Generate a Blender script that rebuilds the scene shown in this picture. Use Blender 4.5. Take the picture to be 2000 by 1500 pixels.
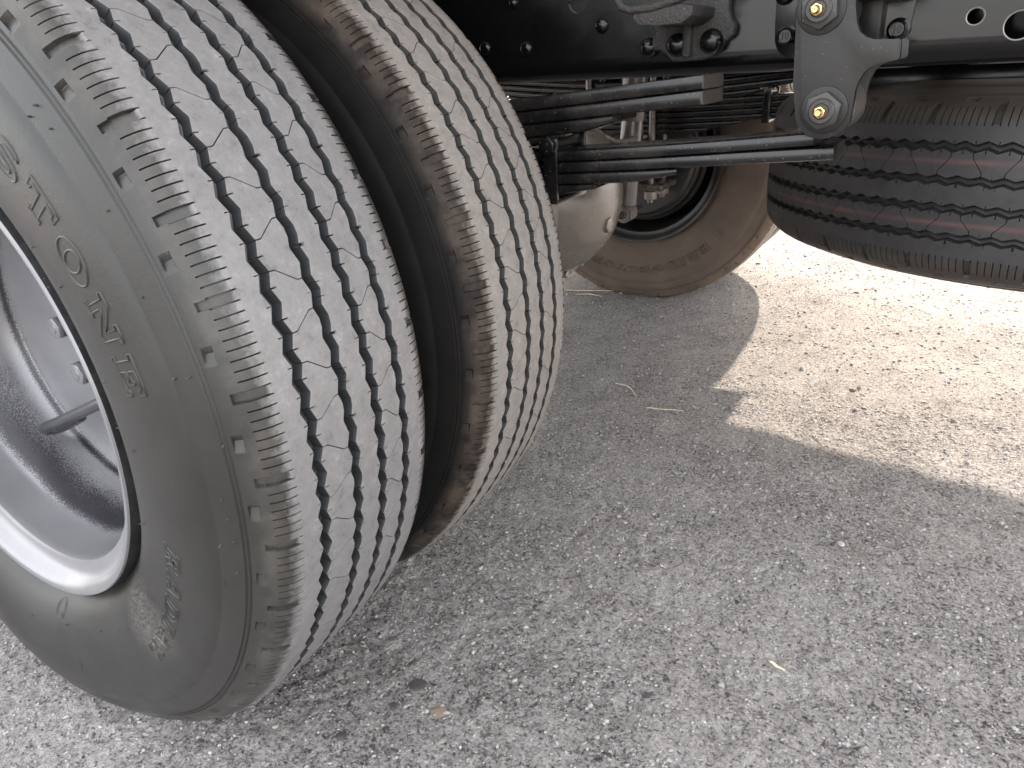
import bpy, bmesh, math, random
import numpy as np
from mathutils import Vector, Matrix

random.seed(7)
rng = np.random.default_rng(7)
S = bpy.context.scene
for o in list(bpy.data.objects):
    bpy.data.objects.remove(o)
COL = S.collection
PI = math.pi

# ------------------------------------------------------------------ camera
cam = bpy.data.cameras.new('camera')
cam.sensor_width = 36.0
cam.lens = 1400.4 / 2000 * 36
cam.clip_start = 0.01
cam.clip_end = 2000
camo = bpy.data.objects.new('camera', cam)
COL.objects.link(camo)
r_ = Vector((0.8544407, 0.51681448, -0.05323426))
u_ = Vector((-0.16909625, 0.37351268, 0.91208263))
f_ = Vector((-0.49126119, 0.77031881, -0.40653583))
M = Matrix.Identity(4)
for i in range(3):
    M[i][0], M[i][1], M[i][2] = r_[i], u_[i], -f_[i]
M.translation = (0.76083744, -0.26350075, 0.63174067)
camo.matrix_world = M
S.camera = camo

# ------------------------------------------------------------------ light
SUN = Vector((0.03, 2.0, 1.0)).normalized()          # towards the sun
elev = math.asin(SUN.z)
azim = math.atan2(SUN.x, SUN.y)
world = bpy.data.worlds.new('World')
S.world = world
world.use_nodes = True
wn, wl = world.node_tree.nodes, world.node_tree.links
wn.clear()
sky = wn.new('ShaderNodeTexSky')
sky.sky_type = 'NISHITA'
sky.sun_disc = False
sky.sun_elevation = elev
sky.sun_rotation = azim
sky.air_density = 1.0
sky.dust_density = 4.0
sky.ozone_density = 0.3
bg = wn.new('ShaderNodeBackground')
bg.inputs['Strength'].default_value = 0.15
wo = wn.new('ShaderNodeOutputWorld')
# bright cloud layer added over the clear sky to lift the shaded side
wtc = wn.new('ShaderNodeTexCoord')
wnz = wn.new('ShaderNodeTexNoise')
wnz.inputs['Scale'].default_value = 2.2
wnz.inputs['Detail'].default_value = 6
wl.new(wtc.outputs['Generated'], wnz.inputs['Vector'])
wrp = wn.new('ShaderNodeValToRGB')
wrp.color_ramp.elements[0].position, wrp.color_ramp.elements[1].position = 0.3, 0.7
wrp.color_ramp.elements[0].color = (0.74, 0.74, 0.75, 1)
wrp.color_ramp.elements[1].color = (1, 0.985, 0.965, 1)
wl.new(wnz.outputs['Fac'], wrp.inputs[0])
wmx = wn.new('ShaderNodeMix')
wmx.data_type = 'RGBA'
wmx.blend_type = 'ADD'
wmx.inputs[0].default_value = 1.0
wsc = wn.new('ShaderNodeVectorMath')
wsc.operation = 'SCALE'
wsc.inputs['Scale'].default_value = 8.0
wl.new(wrp.outputs[0], wsc.inputs[0])
wsk = wn.new('ShaderNodeVectorMath')
wsk.operation = 'SCALE'
wsk.inputs['Scale'].default_value = 0.45
wl.new(sky.outputs[0], wsk.inputs[0])
wl.new(wsk.outputs[0], wmx.inputs[6])
wl.new(wsc.outputs[0], wmx.inputs[7])
wl.new(wmx.outputs[2], bg.inputs[0])
wl.new(bg.outputs[0], wo.inputs[0])
sun = bpy.data.lights.new('sun', 'SUN')
sun.energy = 4.3
sun.angle = math.radians(0.7)
sun.color = (1.0, 0.85, 0.69)
suno = bpy.data.objects.new('sun', sun)
COL.objects.link(suno)
suno.rotation_euler = (-SUN).to_track_quat('-Z', 'Y').to_euler()
S.view_settings.view_transform = 'Standard'
S.view_settings.look = 'None'
S.view_settings.exposure = 1.66
S.view_settings.gamma = 1.0
S.view_settings.use_curve_mapping = False

# ------------------------------------------------------------------ materials
def nt(name):
    m = bpy.data.materials.new(name)
    m.use_nodes = True
    n, l = m.node_tree.nodes, m.node_tree.links
    return m, n, l, n['Principled BSDF']

def node(n, t, **kw):
    x = n.new(t)
    for k, v in kw.items():
        if k in x.inputs:
            x.inputs[k].default_value = v
        else:
            setattr(x, k, v)
    return x

def ramp(n, pts, interp='LINEAR'):
    r = n.new('ShaderNodeValToRGB')
    r.color_ramp.interpolation = interp
    els = r.color_ramp.elements
    while len(els) < len(pts):
        els.new(0.5)
    for e, (p, c) in zip(els, pts):
        e.position = p
        e.color = (c[0], c[1], c[2], 1) if hasattr(c, '__len__') else (c, c, c, 1)
    return r

def mixc(n, l, fac, a, b, mode='MIX'):
    m = n.new('ShaderNodeMix')
    m.data_type = 'RGBA'
    m.blend_type = mode
    for sock, v in ((0, fac), (6, a), (7, b)):
        if hasattr(v, 'links') or hasattr(v, 'is_linked'):
            l.new(v, m.inputs[sock])
        elif sock == 0:
            m.inputs[0].default_value = v
        else:
            m.inputs[sock].default_value = (*v, 1)
    return m.outputs[2]

def math_(n, l, op, a, b=None):
    m = n.new('ShaderNodeMath')
    m.operation = op
    for i, v in enumerate((a, b)):
        if v is None:
            continue
        if hasattr(v, 'is_linked'):
            l.new(v, m.inputs[i])
        else:
            m.inputs[i].default_value = v
    return m.outputs[0]

def noise(n, l, co, scale, detail=4, rough=0.55):
    x = node(n, 'ShaderNodeTexNoise', Scale=scale, Detail=detail, Roughness=rough)
    l.new(co, x.inputs['Vector'])
    return x.outputs['Fac']

def bump(n, l, p, h, strength, dist, prev=None):
    b = node(n, 'ShaderNodeBump', Strength=strength, Distance=dist)
    l.new(h, b.inputs['Height'])
    if prev is not None:
        l.new(prev, b.inputs['Normal'])
    l.new(b.outputs[0], p.inputs['Normal'])
    return b.outputs[0]

def rubber(name, tread, side, groove, dirt, dirtamt, red=False, dust=0.5, scuff=False):
    m, n, l, p = nt(name)
    tc = n.new('ShaderNodeTexCoord').outputs['Object']
    wear = node(n, 'ShaderNodeAttribute', attribute_name='wear').outputs['Fac']
    da = node(n, 'ShaderNodeAttribute', attribute_name='dirt').outputs['Fac']
    n1 = noise(n, l, tc, 75, 6, 0.68)
    n2 = noise(n, l, tc, 330, 5, 0.75)
    n3 = noise(n, l, tc, 9, 4, 0.6)
    t = ramp(n, [(0.33, [c * 0.58 for c in tread]), (0.45, [c * .93 for c in tread]), (0.56, [c * 1.06 for c in tread]), (0.68, [min(1, c * 1.45) for c in tread])])
    l.new(math_(n, l, 'ADD', math_(n, l, 'MULTIPLY', n1, 0.6), math_(n, l, 'MULTIPLY', n2, 0.4)), t.inputs[0])
    s = ramp(n, [(0.3, [c * 0.75 for c in side]), (0.7, [c * 1.25 for c in side])])
    l.new(n3, s.inputs[0])
    w1 = ramp(n, [(0.0, groove), (0.12, groove), (0.3, (0, 0, 0))])
    # wear: 0 groove floor, 0.5 sidewall, 1 worn tread
    f1 = math_(n, l, 'MULTIPLY', wear, 4.5)
    f1.node.use_clamp = True
    edge = math_(n, l, 'MULTIPLY', math_(n, l, 'SUBTRACT', noise(n, l, tc, 130, 5, 0.7), 0.5), 1.1)
    f2 = math_(n, l, 'MULTIPLY', math_(n, l, 'SUBTRACT', math_(n, l, 'ADD', wear, edge), 0.5), 2.0)
    f2.node.use_clamp = True
    c = mixc(n, l, f1, groove, s.outputs[0])
    c = mixc(n, l, f2, c, t.outputs[0])
    dm = ramp(n, [(0.38, 0.15), (0.66, 1.0)])
    l.new(noise(n, l, tc, 26, 5, 0.65), dm.inputs[0])
    df = math_(n, l, 'MULTIPLY', math_(n, l, 'MULTIPLY', da, dirtamt), dm.outputs[0])
    df.node.use_clamp = True
    c = mixc(n, l, df, c, dirt)
    if red:
        sep = n.new('ShaderNodeSeparateXYZ')
        l.new(tc, sep.inputs[0])
        d = math_(n, l, 'ABSOLUTE', math_(n, l, 'SUBTRACT', math_(n, l, 'ABSOLUTE', sep.outputs[1]), 0.0327))
        ln = ramp(n, [(0.0, 1.0), (0.0017, 1.0), (0.0022, 0.0)])
        l.new(d, ln.inputs[0])
        rf = ramp(n, [(0.3, 0.15), (0.62, 0.75)])
        l.new(noise(n, l, tc, 12, 5, 0.6), rf.inputs[0])
        fac = math_(n, l, 'MULTIPLY', math_(n, l, 'MULTIPLY', ln.outputs[0], rf.outputs[0]), f2)
        c = mixc(n, l, fac, c, (0.135, 0.058, 0.061))
    if scuff:
        # kerb scuff and pale dust smears on the lower sidewall
        vd = n.new('ShaderNodeVectorMath')
        vd.operation = 'DISTANCE'
        wob = node(n, 'ShaderNodeTexNoise', Scale=22.0, Detail=5.0)
        l.new(tc, wob.inputs['Vector'])
        ws = n.new('ShaderNodeVectorMath')
        ws.operation = 'MULTIPLY_ADD'
        ws.inputs[1].default_value = (0.07, 0.07, 0.07)
        l.new(wob.outputs['Color'], ws.inputs[0])
        l.new(tc, ws.inputs[2])
        l.new(ws.outputs[0], vd.inputs[0])
        vd.inputs[1].default_value = (0.248, -0.075, -0.150)
        sm = ramp(n, [(0.0, 1.0), (0.02, 0.6), (0.05, 0.0)])
        l.new(vd.outputs['Value'], sm.inputs[0])
        gs = ramp(n, [(0.47, 0.0), (0.6, 1.0)])
        l.new(noise(n, l, tc, 420, 6, 0.75), gs.inputs[0])
        c = mixc(n, l, math_(n, l, 'MULTIPLY', math_(n, l, 'MULTIPLY', sm.outputs[0], gs.outputs[0]), 0.5), c, (0.30, 0.285, 0.27))
    l.new(c, p.inputs['Base Color'])
    rr = ramp(n, [(0.3, dust), (0.7, dust + 0.25)])
    l.new(n3, rr.inputs[0])
    l.new(rr.outputs[0], p.inputs['Roughness'])
    p.inputs['Specular IOR Level'].default_value = 0.42 if scuff or red else 0.14
    b = bump(n, l, p, n2, 0.35, 0.0006)
    bump(n, l, p, noise(n, l, tc, 1500, 2, 0.5), 0.15, 0.0003, b)
    return m

R_OUT = rubber('rubber_outer', (0.185, 0.179, 0.180), (0.024, 0.0235, 0.022), (0.030, 0.031, 0.034), (0.17, 0.15, 0.13), 0.35, dust=0.25, scuff=True)
R_INN = rubber('rubber_inner', (0.215, 0.198, 0.184), (0.006, 0.006, 0.006), (0.040, 0.039, 0.038), (0.125, 0.095, 0.076), 0.6, dust=0.5)
R_FAR = rubber('rubber_far', (0.30, 0.27, 0.23), (0.12, 0.094, 0.077), (0.06, 0.05, 0.04), (0.22, 0.16, 0.11), 0.8, dust=0.5)
R_SPR = rubber('rubber_spare', (0.032, 0.030, 0.030), (0.045, 0.038, 0.032), (0.016, 0.016, 0.016), (0.06, 0.048, 0.04), 0.3, red=True, dust=0.38)

def paint(name, col, rough=0.3, dusty=0.0, dustcol=(0.2, 0.17, 0.14), bumpamt=0.0, bscale=200, metallic=0.0, coat=0.0, spec=0.5):
    m, n, l, p = nt(name)
    tc = n.new('ShaderNodeTexCoord').outputs['Object']
    nn = noise(n, l, tc, 18, 6, 0.65)
    n2 = noise(n, l, tc, 220, 3, 0.6)
    rp = ramp(n, [(0.42, 0.0), (0.75, 1.0)])
    l.new(math_(n, l, 'ADD', math_(n, l, 'MULTIPLY', nn, 0.7), math_(n, l, 'MULTIPLY', n2, 0.3)), rp.inputs[0])
    f = math_(n, l, 'MULTIPLY', rp.outputs[0], dusty)
    c = mixc(n, l, f, col, dustcol)
    # small chips and specks of dust
    sp = node(n, 'ShaderNodeTexVoronoi', Scale=160.0)
    l.new(tc, sp.inputs['Vector'])
    sr = ramp(n, [(0.0, 1.0), (0.09, 1.0), (0.12, 0.0)])
    l.new(sp.outputs['Distance'], sr.inputs[0])
    c = mixc(n, l, math_(n, l, 'MULTIPLY', sr.outputs[0], min(0.35, dusty)), c, (0.35, 0.33, 0.30))
    l.new(c, p.inputs['Base Color'])
    rr = ramp(n, [(0.3, rough), (0.8, min(1, rough + 0.22))])
    l.new(nn, rr.inputs[0])
    l.new(rr.outputs[0], p.inputs['Roughness'])
    p.inputs['Metallic'].default_value = metallic
    p.inputs['Specular IOR Level'].default_value = spec
    p.inputs['Coat Weight'].default_value = coat
    if bumpamt:
        bump(n, l, p, noise(n, l, tc, bscale, 4, 0.65), bumpamt, 0.002)
    else:
        bump(n, l, p, noise(n, l, tc, 60, 2, 0.5), 0.05, 0.001)
    return m

BLACK = paint('chassis_black', (0.0035, 0.0035, 0.0038), 0.09, 0.03, (0.05, 0.045, 0.04), spec=0.42)
BLACK_SPRING = paint('spring_black', (0.005, 0.005, 0.0055), 0.17, 0.24, (0.10, 0.083, 0.067))
SATIN = paint('shackle_black', (0.012, 0.0116, 0.0114), 0.25, 0.12, (0.10, 0.088, 0.08), spec=0.36)
CAST = paint('cast_iron_black', (0.022, 0.021, 0.020), 0.33, 0.25, (0.12, 0.10, 0.085), 1.0, 420)
ENDGREY = paint('leaf_end_grey', (0.045, 0.040, 0.036), 0.5, 0.5, (0.13, 0.105, 0.088), 0.8, 300)
AXLE = paint('axle_black', (0.15, 0.135, 0.12), 0.16, 0.40, (0.28, 0.238, 0.2), spec=0.9)
TUBE = paint('shock_paint', (0.06, 0.054, 0.048), 0.15, 0.3, (0.2, 0.165, 0.135), spec=1.0)
BOLT = paint('bolt_zinc', (0.26, 0.24, 0.22), 0.36, 0.3, (0.3, 0.26, 0.22), metallic=0.6)
NUTM = paint('nut_black', (0.035, 0.034, 0.033), 0.28, 0.25, (0.16, 0.15, 0.14), metallic=0.3)
BRASS = paint('brass', (0.75, 0.52, 0.24), 0.22, 0.1, (0.5, 0.4, 0.25), metallic=1.0)
RIMBLK = paint('rim_black', (0.022, 0.021, 0.021), 0.3, 0.3, (0.09, 0.075, 0.062))
BODYM = paint('unseen_body_grey', (0.62, 0.615, 0.60), 0.5, 0.2)  # for the added unseen body, pale to bounce light beneath it
FLAPM = paint('flap_rubber', (0.03, 0.03, 0.03), 0.6, 0.3)

def silver():
    m, n, l, p = nt('silver_rim_paint')
    tc = n.new('ShaderNodeTexCoord').outputs['Object']
    sep = n.new('ShaderNodeSeparateXYZ')
    l.new(tc, sep.inputs[0])
    # black overspray grains on the inside of the barrel, and a dark ring at the disc junction
    y = sep.outputs[1]
    big = noise(n, l, tc, 11, 4, 0.6)
    yy = math_(n, l, 'ADD', y, math_(n, l, 'MULTIPLY', math_(n, l, 'SUBTRACT', big, 0.5), 0.016))
    b1 = ramp(n, [(0.0, 0.0), (0.026, 0.0), (0.043, 0.85), (0.060, 0.62), (0.085, 0.16), (0.2, 0.04)])
    l.new(math_(n, l, 'ADD', yy, 0.068), b1.inputs[0])
    low = ramp(n, [(0.30, 1.0), (0.55, 0.35)])
    sep2 = n.new('ShaderNodeSeparateXYZ')
    l.new(tc, sep2.inputs[0])
    l.new(math_(n, l, 'ADD', math_(n, l, 'MULTIPLY', sep2.outputs[2], 1.6), 0.5), low.inputs[0])
    d2 = math_(n, l, 'ABSOLUTE', math_(n, l, 'SUBTRACT', y, 0.0285))
    b2 = ramp(n, [(0.0, 0.8), (0.0022, 0.6), (0.0058, 0.0)])
    l.new(d2, b2.inputs[0])
    band = math_(n, l, 'MAXIMUM', math_(n, l, 'MULTIPLY', b1.outputs[0], low.outputs[0]), b2.outputs[0])
    gr = noise(n, l, tc, 800, 4, 0.85)
    g = math_(n, l, 'ADD', math_(n, l, 'MULTIPLY', band, 0.62), math_(n, l, 'MULTIPLY', gr, 1.3))
    gg = ramp(n, [(0.82, 0.0), (1.12, 1.0)])
    l.new(g, gg.inputs[0])
    base = ramp(n, [(0.3, (0.215, 0.215, 0.228)), (0.7, (0.265, 0.264, 0.275))])
    l.new(big, base.inputs[0])
    c = mixc(n, l, gg.outputs[0], base.outputs[0], (0.035, 0.035, 0.04))
    # chips on the lip
    ch = ramp(n, [(0.70, 0.0), (0.74, 1.0)])
    l.new(noise(n, l, tc, 130, 5, 0.7), ch.inputs[0])
    lip = ramp(n, [(0.0, 0.0), (0.001, 1.0)])
    l.new(math_(n, l, 'SUBTRACT', -0.088, y), lip.inputs[0])
    c = mixc(n, l, math_(n, l, 'MULTIPLY', ch.outputs[0], lip.outputs[0]), c, (0.05, 0.045, 0.04))
    l.new(c, p.inputs['Base Color'])
    p.inputs['Metallic'].default_value = 0.35
    p.inputs['Roughness'].default_value = 0.22
    bump(n, l, p, gr, 0.12, 0.0005)
    return m
SILVER = silver()

def ground_mat():
    m, n, l, p = nt('worn_asphalt')
    tc = n.new('ShaderNodeTexCoord').outputs['Object']
    big = noise(n, l, tc, 1.7, 5, 0.6)
    mid = noise(n, l, tc, 14, 6, 0.65)
    fine = noise(n, l, tc, 130, 6, 0.7)
    vfine = noise(n, l, tc, 520, 4, 0.7)
    grain = noise(n, l, tc, 260, 5, 0.72)
    f = math_(n, l, 'ADD', math_(n, l, 'MULTIPLY', big, 0.16), math_(n, l, 'ADD', math_(n, l, 'MULTIPLY', mid, 0.16), math_(n, l, 'ADD', math_(n, l, 'MULTIPLY', fine, 0.33), math_(n, l, 'MULTIPLY', grain, 0.35))))
    base = ramp(n, [(0.37, (0.055, 0.050, 0.049)), (0.43, (0.20, 0.187, 0.184)), (0.48, (0.45, 0.423, 0.416)), (0.54, (0.60, 0.566, 0.556)), (0.61, (0.80, 0.76, 0.745)), (0.70, (0.90, 0.87, 0.85))])
    l.new(f, base.inputs[0])
    # aggregate: dark and light stones bedded in the surface
    vo = node(n, 'ShaderNodeTexVoronoi', Scale=140.0)
    wv = n.new('ShaderNodeVectorMath')
    wv.operation = 'ADD'
    nv = node(n, 'ShaderNodeTexNoise', Scale=140.0, Detail=3.0)
    l.new(tc, nv.inputs['Vector'])
    sc = n.new('ShaderNodeVectorMath')
    sc.operation = 'SCALE'
    sc.inputs['Scale'].default_value = 0.016
    l.new(nv.outputs['Color'], sc.inputs[0])
    l.new(tc, wv.inputs[0])
    l.new(sc.outputs[0], wv.inputs[1])
    l.new(wv.outputs[0], vo.inputs['Vector'])
    sepc = n.new('ShaderNodeSeparateColor')
    l.new(vo.outputs['Color'], sepc.inputs[0])
    inside = ramp(n, [(0.0, 1.0), (0.36, 1.0), (0.46, 0.0)])
    l.new(vo.outputs['Distance'], inside.inputs[0])
    dk = ramp(n, [(0.955, 0.0), (0.97, 1.0)])
    l.new(sepc.outputs[0], dk.inputs[0])
    lt = ramp(n, [(0.95, 0.0), (0.97, 1.0)])
    l.new(sepc.outputs[1], lt.inputs[0])
    c = mixc(n, l, math_(n, l, 'MULTIPLY', math_(n, l, 'MULTIPLY', inside.outputs[0], dk.outputs[0]), 0.75), base.outputs[0], (0.06, 0.06, 0.06))
    c = mixc(n, l, math_(n, l, 'MULTIPLY', math_(n, l, 'MULTIPLY', inside.outputs[0], lt.outputs[0]), 0.6), c, (0.52, 0.50, 0.47))
    # small pits between the stones, their shade painted in as dark colour
    vp = node(n, 'ShaderNodeTexVoronoi', Scale=165.0)
    l.new(wv.outputs[0], vp.inputs['Vector'])
    sp3 = n.new('ShaderNodeSeparateColor')
    l.new(vp.outputs['Color'], sp3.inputs[0])
    pit = ramp(n, [(0.0, 1.0), (0.20, 0.9), (0.34, 0.0)])
    l.new(vp.outputs['Distance'], pit.inputs[0])
    psel = ramp(n, [(0.66, 0.0), (0.72, 1.0)])
    l.new(sp3.outputs[0], psel.inputs[0])
    pf = math_(n, l, 'MULTIPLY', pit.outputs[0], psel.outputs[0])
    c = mixc(n, l, math_(n, l, 'MULTIPLY', pf, 0.9), c, (0.045, 0.042, 0.04))
    # brown earthy stains
    st = ramp(n, [(0.60, 0.0), (0.72, 1.0)])
    l.new(noise(n, l, tc, 8.0, 6, 0.7), st.inputs[0])
    c = mixc(n, l, math_(n, l, 'MULTIPLY', st.outputs[0], 0.45), c, (0.27, 0.22, 0.19))
    l.new(c, p.inputs['Base Color'])
    p.inputs['Roughness'].default_value = 0.85
    p.inputs['Specular IOR Level'].default_value = 0.25
    b = bump(n, l, p, fine, 0.8, 0.008)
    b = bump(n, l, p, grain, 0.8, 0.004, b)
    b = bump(n, l, p, vfine, 0.6, 0.0015, b)
    b = bump(n, l, p, inside.outputs[0], 0.25, 0.0015, b)
    bump(n, l, p, math_(n, l, 'SUBTRACT', 1.0, pf), 0.6, 0.002, b)
    return m
GROUND = ground_mat()

def grit_mat():
    m, n, l, p = nt('grit_stone')
    a = node(n, 'ShaderNodeAttribute', attribute_name='shade').outputs['Fac']
    tc = n.new('ShaderNodeTexCoord').outputs['Object']
    r = ramp(n, [(0.0, (0.05, 0.05, 0.05)), (0.14, (0.16, 0.155, 0.15)), (0.28, (0.34, 0.33, 0.32)), (0.8, (0.48, 0.46, 0.445)), (1.0, (0.70, 0.68, 0.65))])
    l.new(a, r.inputs[0])
    c = mixc(n, l, noise(n, l, tc, 400, 3, 0.6), r.outputs[0], (0.2, 0.19, 0.18))
    l.new(c, p.inputs['Base Color'])
    p.inputs['Roughness'].default_value = 0.8
    bump(n, l, p, noise(n, l, tc, 700, 3, 0.6), 0.5, 0.001)
    return m
GRIT = grit_mat()
STRAW = paint('dry_straw', (0.62, 0.55, 0.42), 0.6, 0.2, (0.4, 0.33, 0.24))
PEB_D = paint('dark_stone', (0.045, 0.046, 0.048), 0.6, 0.4, (0.14, 0.13, 0.12), 0.6, 500)
PEB_L = paint('pale_stone', (0.50, 0.48, 0.45), 0.7, 0.3, (0.3, 0.28, 0.25), 0.6, 500)
PEB_B = paint('brown_stone', (0.22, 0.17, 0.13), 0.7, 0.3, (0.3, 0.26, 0.2), 0.6, 500)

# ------------------------------------------------------------------ helpers
def tag(o, label=None, cat=None, group=None, kind=None):
    for k, v in (('label', label), ('category', cat), ('group', group), ('kind', kind)):
        if v:
            o[k] = v
    return o

def link(name, me, mat=None, parent=None, loc=None):
    o = bpy.data.objects.new(name, me)
    COL.objects.link(o)
    if mat is not None and not me.materials:
        me.materials.append(mat)
    if parent is not None:
        o.parent = parent
    if loc is not None:
        o.location = loc
    return o

def empty(name, loc=(0, 0, 0), parent=None):
    o = bpy.data.objects.new(name, None)
    o.empty_display_size = 0.05
    COL.objects.link(o)
    o.location = loc
    if parent is not None:
        o.parent = parent
    return o

def finish(name, bm, mat, parent=None, smooth=35, loc=None):
    bmesh.ops.recalc_face_normals(bm, faces=bm.faces[:])
    me = bpy.data.meshes.new(name)
    bm.to_mesh(me)
    bm.free()
    if smooth:
        me.shade_smooth()
        me.set_sharp_from_angle(angle=math.radians(smooth))
    return link(name, me, mat, parent, loc)

def lathe_bm(prof, n=96, axis='Y', closed=False, bm=None, c=(0, 0, 0)):
    """prof: list of (along, radius)"""
    bm = bm or bmesh.new()
    rows = []
    for a, r in prof:
        row = []
        if r < 1e-6:
            v = bm.verts.new(_ax(axis, a, 0, 0, c))
            row = [v] * n
        else:
            for k in range(n):
                t = 2 * PI * k / n
                row.append(bm.verts.new(_ax(axis, a, r * math.cos(t), r * math.sin(t), c)))
        rows.append(row)
    pairs = list(zip(rows[:-1], rows[1:]))
    if closed:
        pairs.append((rows[-1], rows[0]))
    for A, B in pairs:
        for k in range(n):
            q = []
            for v in (A[k], A[(k + 1) % n], B[(k + 1) % n], B[k]):
                if v not in q:
                    q.append(v)
            if len(q) >= 3:
                try:
                    bm.faces.new(q)
                except ValueError:
                    pass
    return bm

def _ax(axis, a, p, q, c):
    if axis == 'Y':
        v = (p, a, q)
    elif axis == 'X':
        v = (a, p, q)
    else:
        v = (p, q, a)
    return (v[0] + c[0], v[1] + c[1], v[2] + c[2])

def prism_bm(poly, y0, y1, bevel=0.0, segs=2, plane='XZ', bm=None):
    bm2 = bmesh.new()
    f = {'XZ': lambda a, b, d: (a, d, b), 'XY': lambda a, b, d: (a, b, d), 'YZ': lambda a, b, d: (d, a, b)}[plane]
    A = [bm2.verts.new(f(a, b, y0)) for a, b in poly]
    B = [bm2.verts.new(f(a, b, y1)) for a, b in poly]
    bm2.faces.new(A)
    bm2.faces.new(B[::-1])
    n = len(poly)
    for i in range(n):
        bm2.faces.new((A[i], B[i], B[(i + 1) % n], A[(i + 1) % n]))
    bmesh.ops.recalc_face_normals(bm2, faces=bm2.faces[:])
    if bevel:
        es = [e for e in bm2.edges if len(e.link_faces) == 2 and e.calc_face_angle(0) > math.radians(40)]
        bmesh.ops.bevel(bm2, geom=es, offset=bevel, segments=segs, affect='EDGES', profile=0.5, clamp_overlap=True)
    if bm is None:
        return bm2
    tmp = bpy.data.meshes.new('tmp')
    bm2.to_mesh(tmp)
    bm2.free()
    bm.from_mesh(tmp)
    bpy.data.meshes.remove(tmp)
    return bm

def box_bm(x0, x1, y0, y1, z0, z1, bevel=0.0, bm=None, segs=2):
    return prism_bm([(x0, z0), (x1, z0), (x1, z1), (x0, z1)], y0, y1, bevel, segs, 'XZ', bm)

def tube_bm(pts, rad, n=14, bm=None, caps=True):
    bm = bm or bmesh.new()
    pts = [Vector(p) for p in pts]
    rings = []
    up = None
    for i, p in enumerate(pts):
        t = (pts[min(i + 1, len(pts) - 1)] - pts[max(i - 1, 0)]).normalized()
        if up is None:
            up = t.orthogonal().normalized()
        up = (up - t * up.dot(t)).normalized()
        s = t.cross(up)
        r = rad[i] if hasattr(rad, '__len__') else rad
        rings.append([bm.verts.new(p + (up * math.cos(2 * PI * k / n) + s * math.sin(2 * PI * k / n)) * r) for k in range(n)])
    for A, B in zip(rings[:-1], rings[1:]):
        for k in range(n):
            bm.faces.new((A[k], A[(k + 1) % n], B[(k + 1) % n], B[k]))
    if caps:
        bm.faces.new(rings[0][::-1])
        bm.faces.new(rings[-1])
    return bm

def hexnut_bm(cx, cz, y_face, y_base, rad, rot=0.0, bev=0.0012, axis='Y', bm=None):
    poly = [(cx + rad * math.cos(rot + k * PI / 3), cz + rad * math.sin(rot + k * PI / 3)) for k in range(6)]
    pl = {'Y': 'XZ', 'X': 'YZ', 'Z': 'XY'}[axis]
    return prism_bm(poly, y_face, y_base, bev, 2, pl, bm)

def dome_bm(cx, cz, y, rad, h, axis='Y', sgn=-1, base=0.0):
    prof = [(sgn * -base, rad)]
    for k in range(7):
        a = k / 6 * PI / 2
        prof.append((sgn * h * math.sin(a), rad * math.cos(a) if k < 6 else 0))
    return lathe_bm(prof, 28, axis, c=(cx, y, cz))

def grid_mesh(name, P, closed_i, smooth=35):
    """P: (ni, nj, 3)"""
    ni, nj = P.shape[:2]
    idx = np.arange(ni * nj).reshape(ni, nj)
    a = idx if closed_i else idx[:-1]
    b = np.roll(idx, -1, 0) if closed_i else idx[1:]
    q = np.stack([a[:, :-1], b[:, :-1], b[:, 1:], a[:, 1:]], -1).reshape(-1, 4)
    me = bpy.data.meshes.new(name)
    me.vertices.add(ni * nj)
    me.vertices.foreach_set('co', P.reshape(-1).astype(np.float32))
    me.loops.add(q.size)
    me.loops.foreach_set('vertex_index', q.reshape(-1).astype(np.int32))
    me.polygons.add(len(q))
    me.polygons.foreach_set('loop_start', np.arange(0, q.size, 4, dtype=np.int32))
    me.update(calc_edges=True)
    me.validate()
    me.shade_smooth()
    if smooth:
        me.set_sharp_from_angle(angle=math.radians(smooth))
    return me

def fattr(me, name, arr):
    a = me.attributes.new(name, 'FLOAT', 'POINT')
    a.data.foreach_set('value', np.asarray(arr, np.float32).reshape(-1))

# ------------------------------------------------------------------ layout numbers
H_AXLE = 0.3885
Y_OUT, Y_INN = 0.0865, 0.0865 + 0.2636           # tyre mid planes, near dual
Y_FIN, Y_FOUT = 1.632 + 0.0865, 1.632 + 0.0865 + 0.2636
YC = (Y_OUT + Y_FOUT) / 2                         # truck centre line
YM = 2 * YC                                       # mirror: y -> YM - y

# ------------------------------------------------------------------ ground
def vnoise(x, y, cell, seed):
    r = np.random.default_rng(seed)
    T = r.random((256, 256))
    gx, gy = x / cell, y / cell
    ix, iy = np.floor(gx).astype(int), np.floor(gy).astype(int)
    fx, fy = gx - ix, gy - iy
    fx, fy = fx * fx * (3 - 2 * fx), fy * fy * (3 - 2 * fy)
    a = T[ix % 256, iy % 256]; b = T[(ix + 1) % 256, iy % 256]
    c = T[ix % 256, (iy + 1) % 256]; d = T[(ix + 1) % 256, (iy + 1) % 256]
    return (a * (1 - fx) + b * fx) * (1 - fy) + (c * (1 - fx) + d * fx) * fy - 0.5

def axis_lines(lo, hi, step, lo2, hi2, step2, far):
    mid = np.arange(lo, hi, step)
    L = np.arange(lo2, lo, step2) if lo2 < lo else np.array([])
    Rr = np.arange(hi, hi2, step2)
    out = [hi2]
    d = step2
    while out[-1] < far:
        d *= 1.35
        out.append(out[-1] + d)
    neg = [lo2 if lo2 < lo else lo]
    d = step2
    first = neg[0]
    while neg[-1] > -far:
        d *= 1.35
        neg.append(neg[-1] - d)
    neg = neg[::-1]
    if lo2 < lo:
        neg = neg[:-1]
    else:
        neg = neg[:-1]
    return np.concatenate([neg, L, mid, Rr, out])

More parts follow.
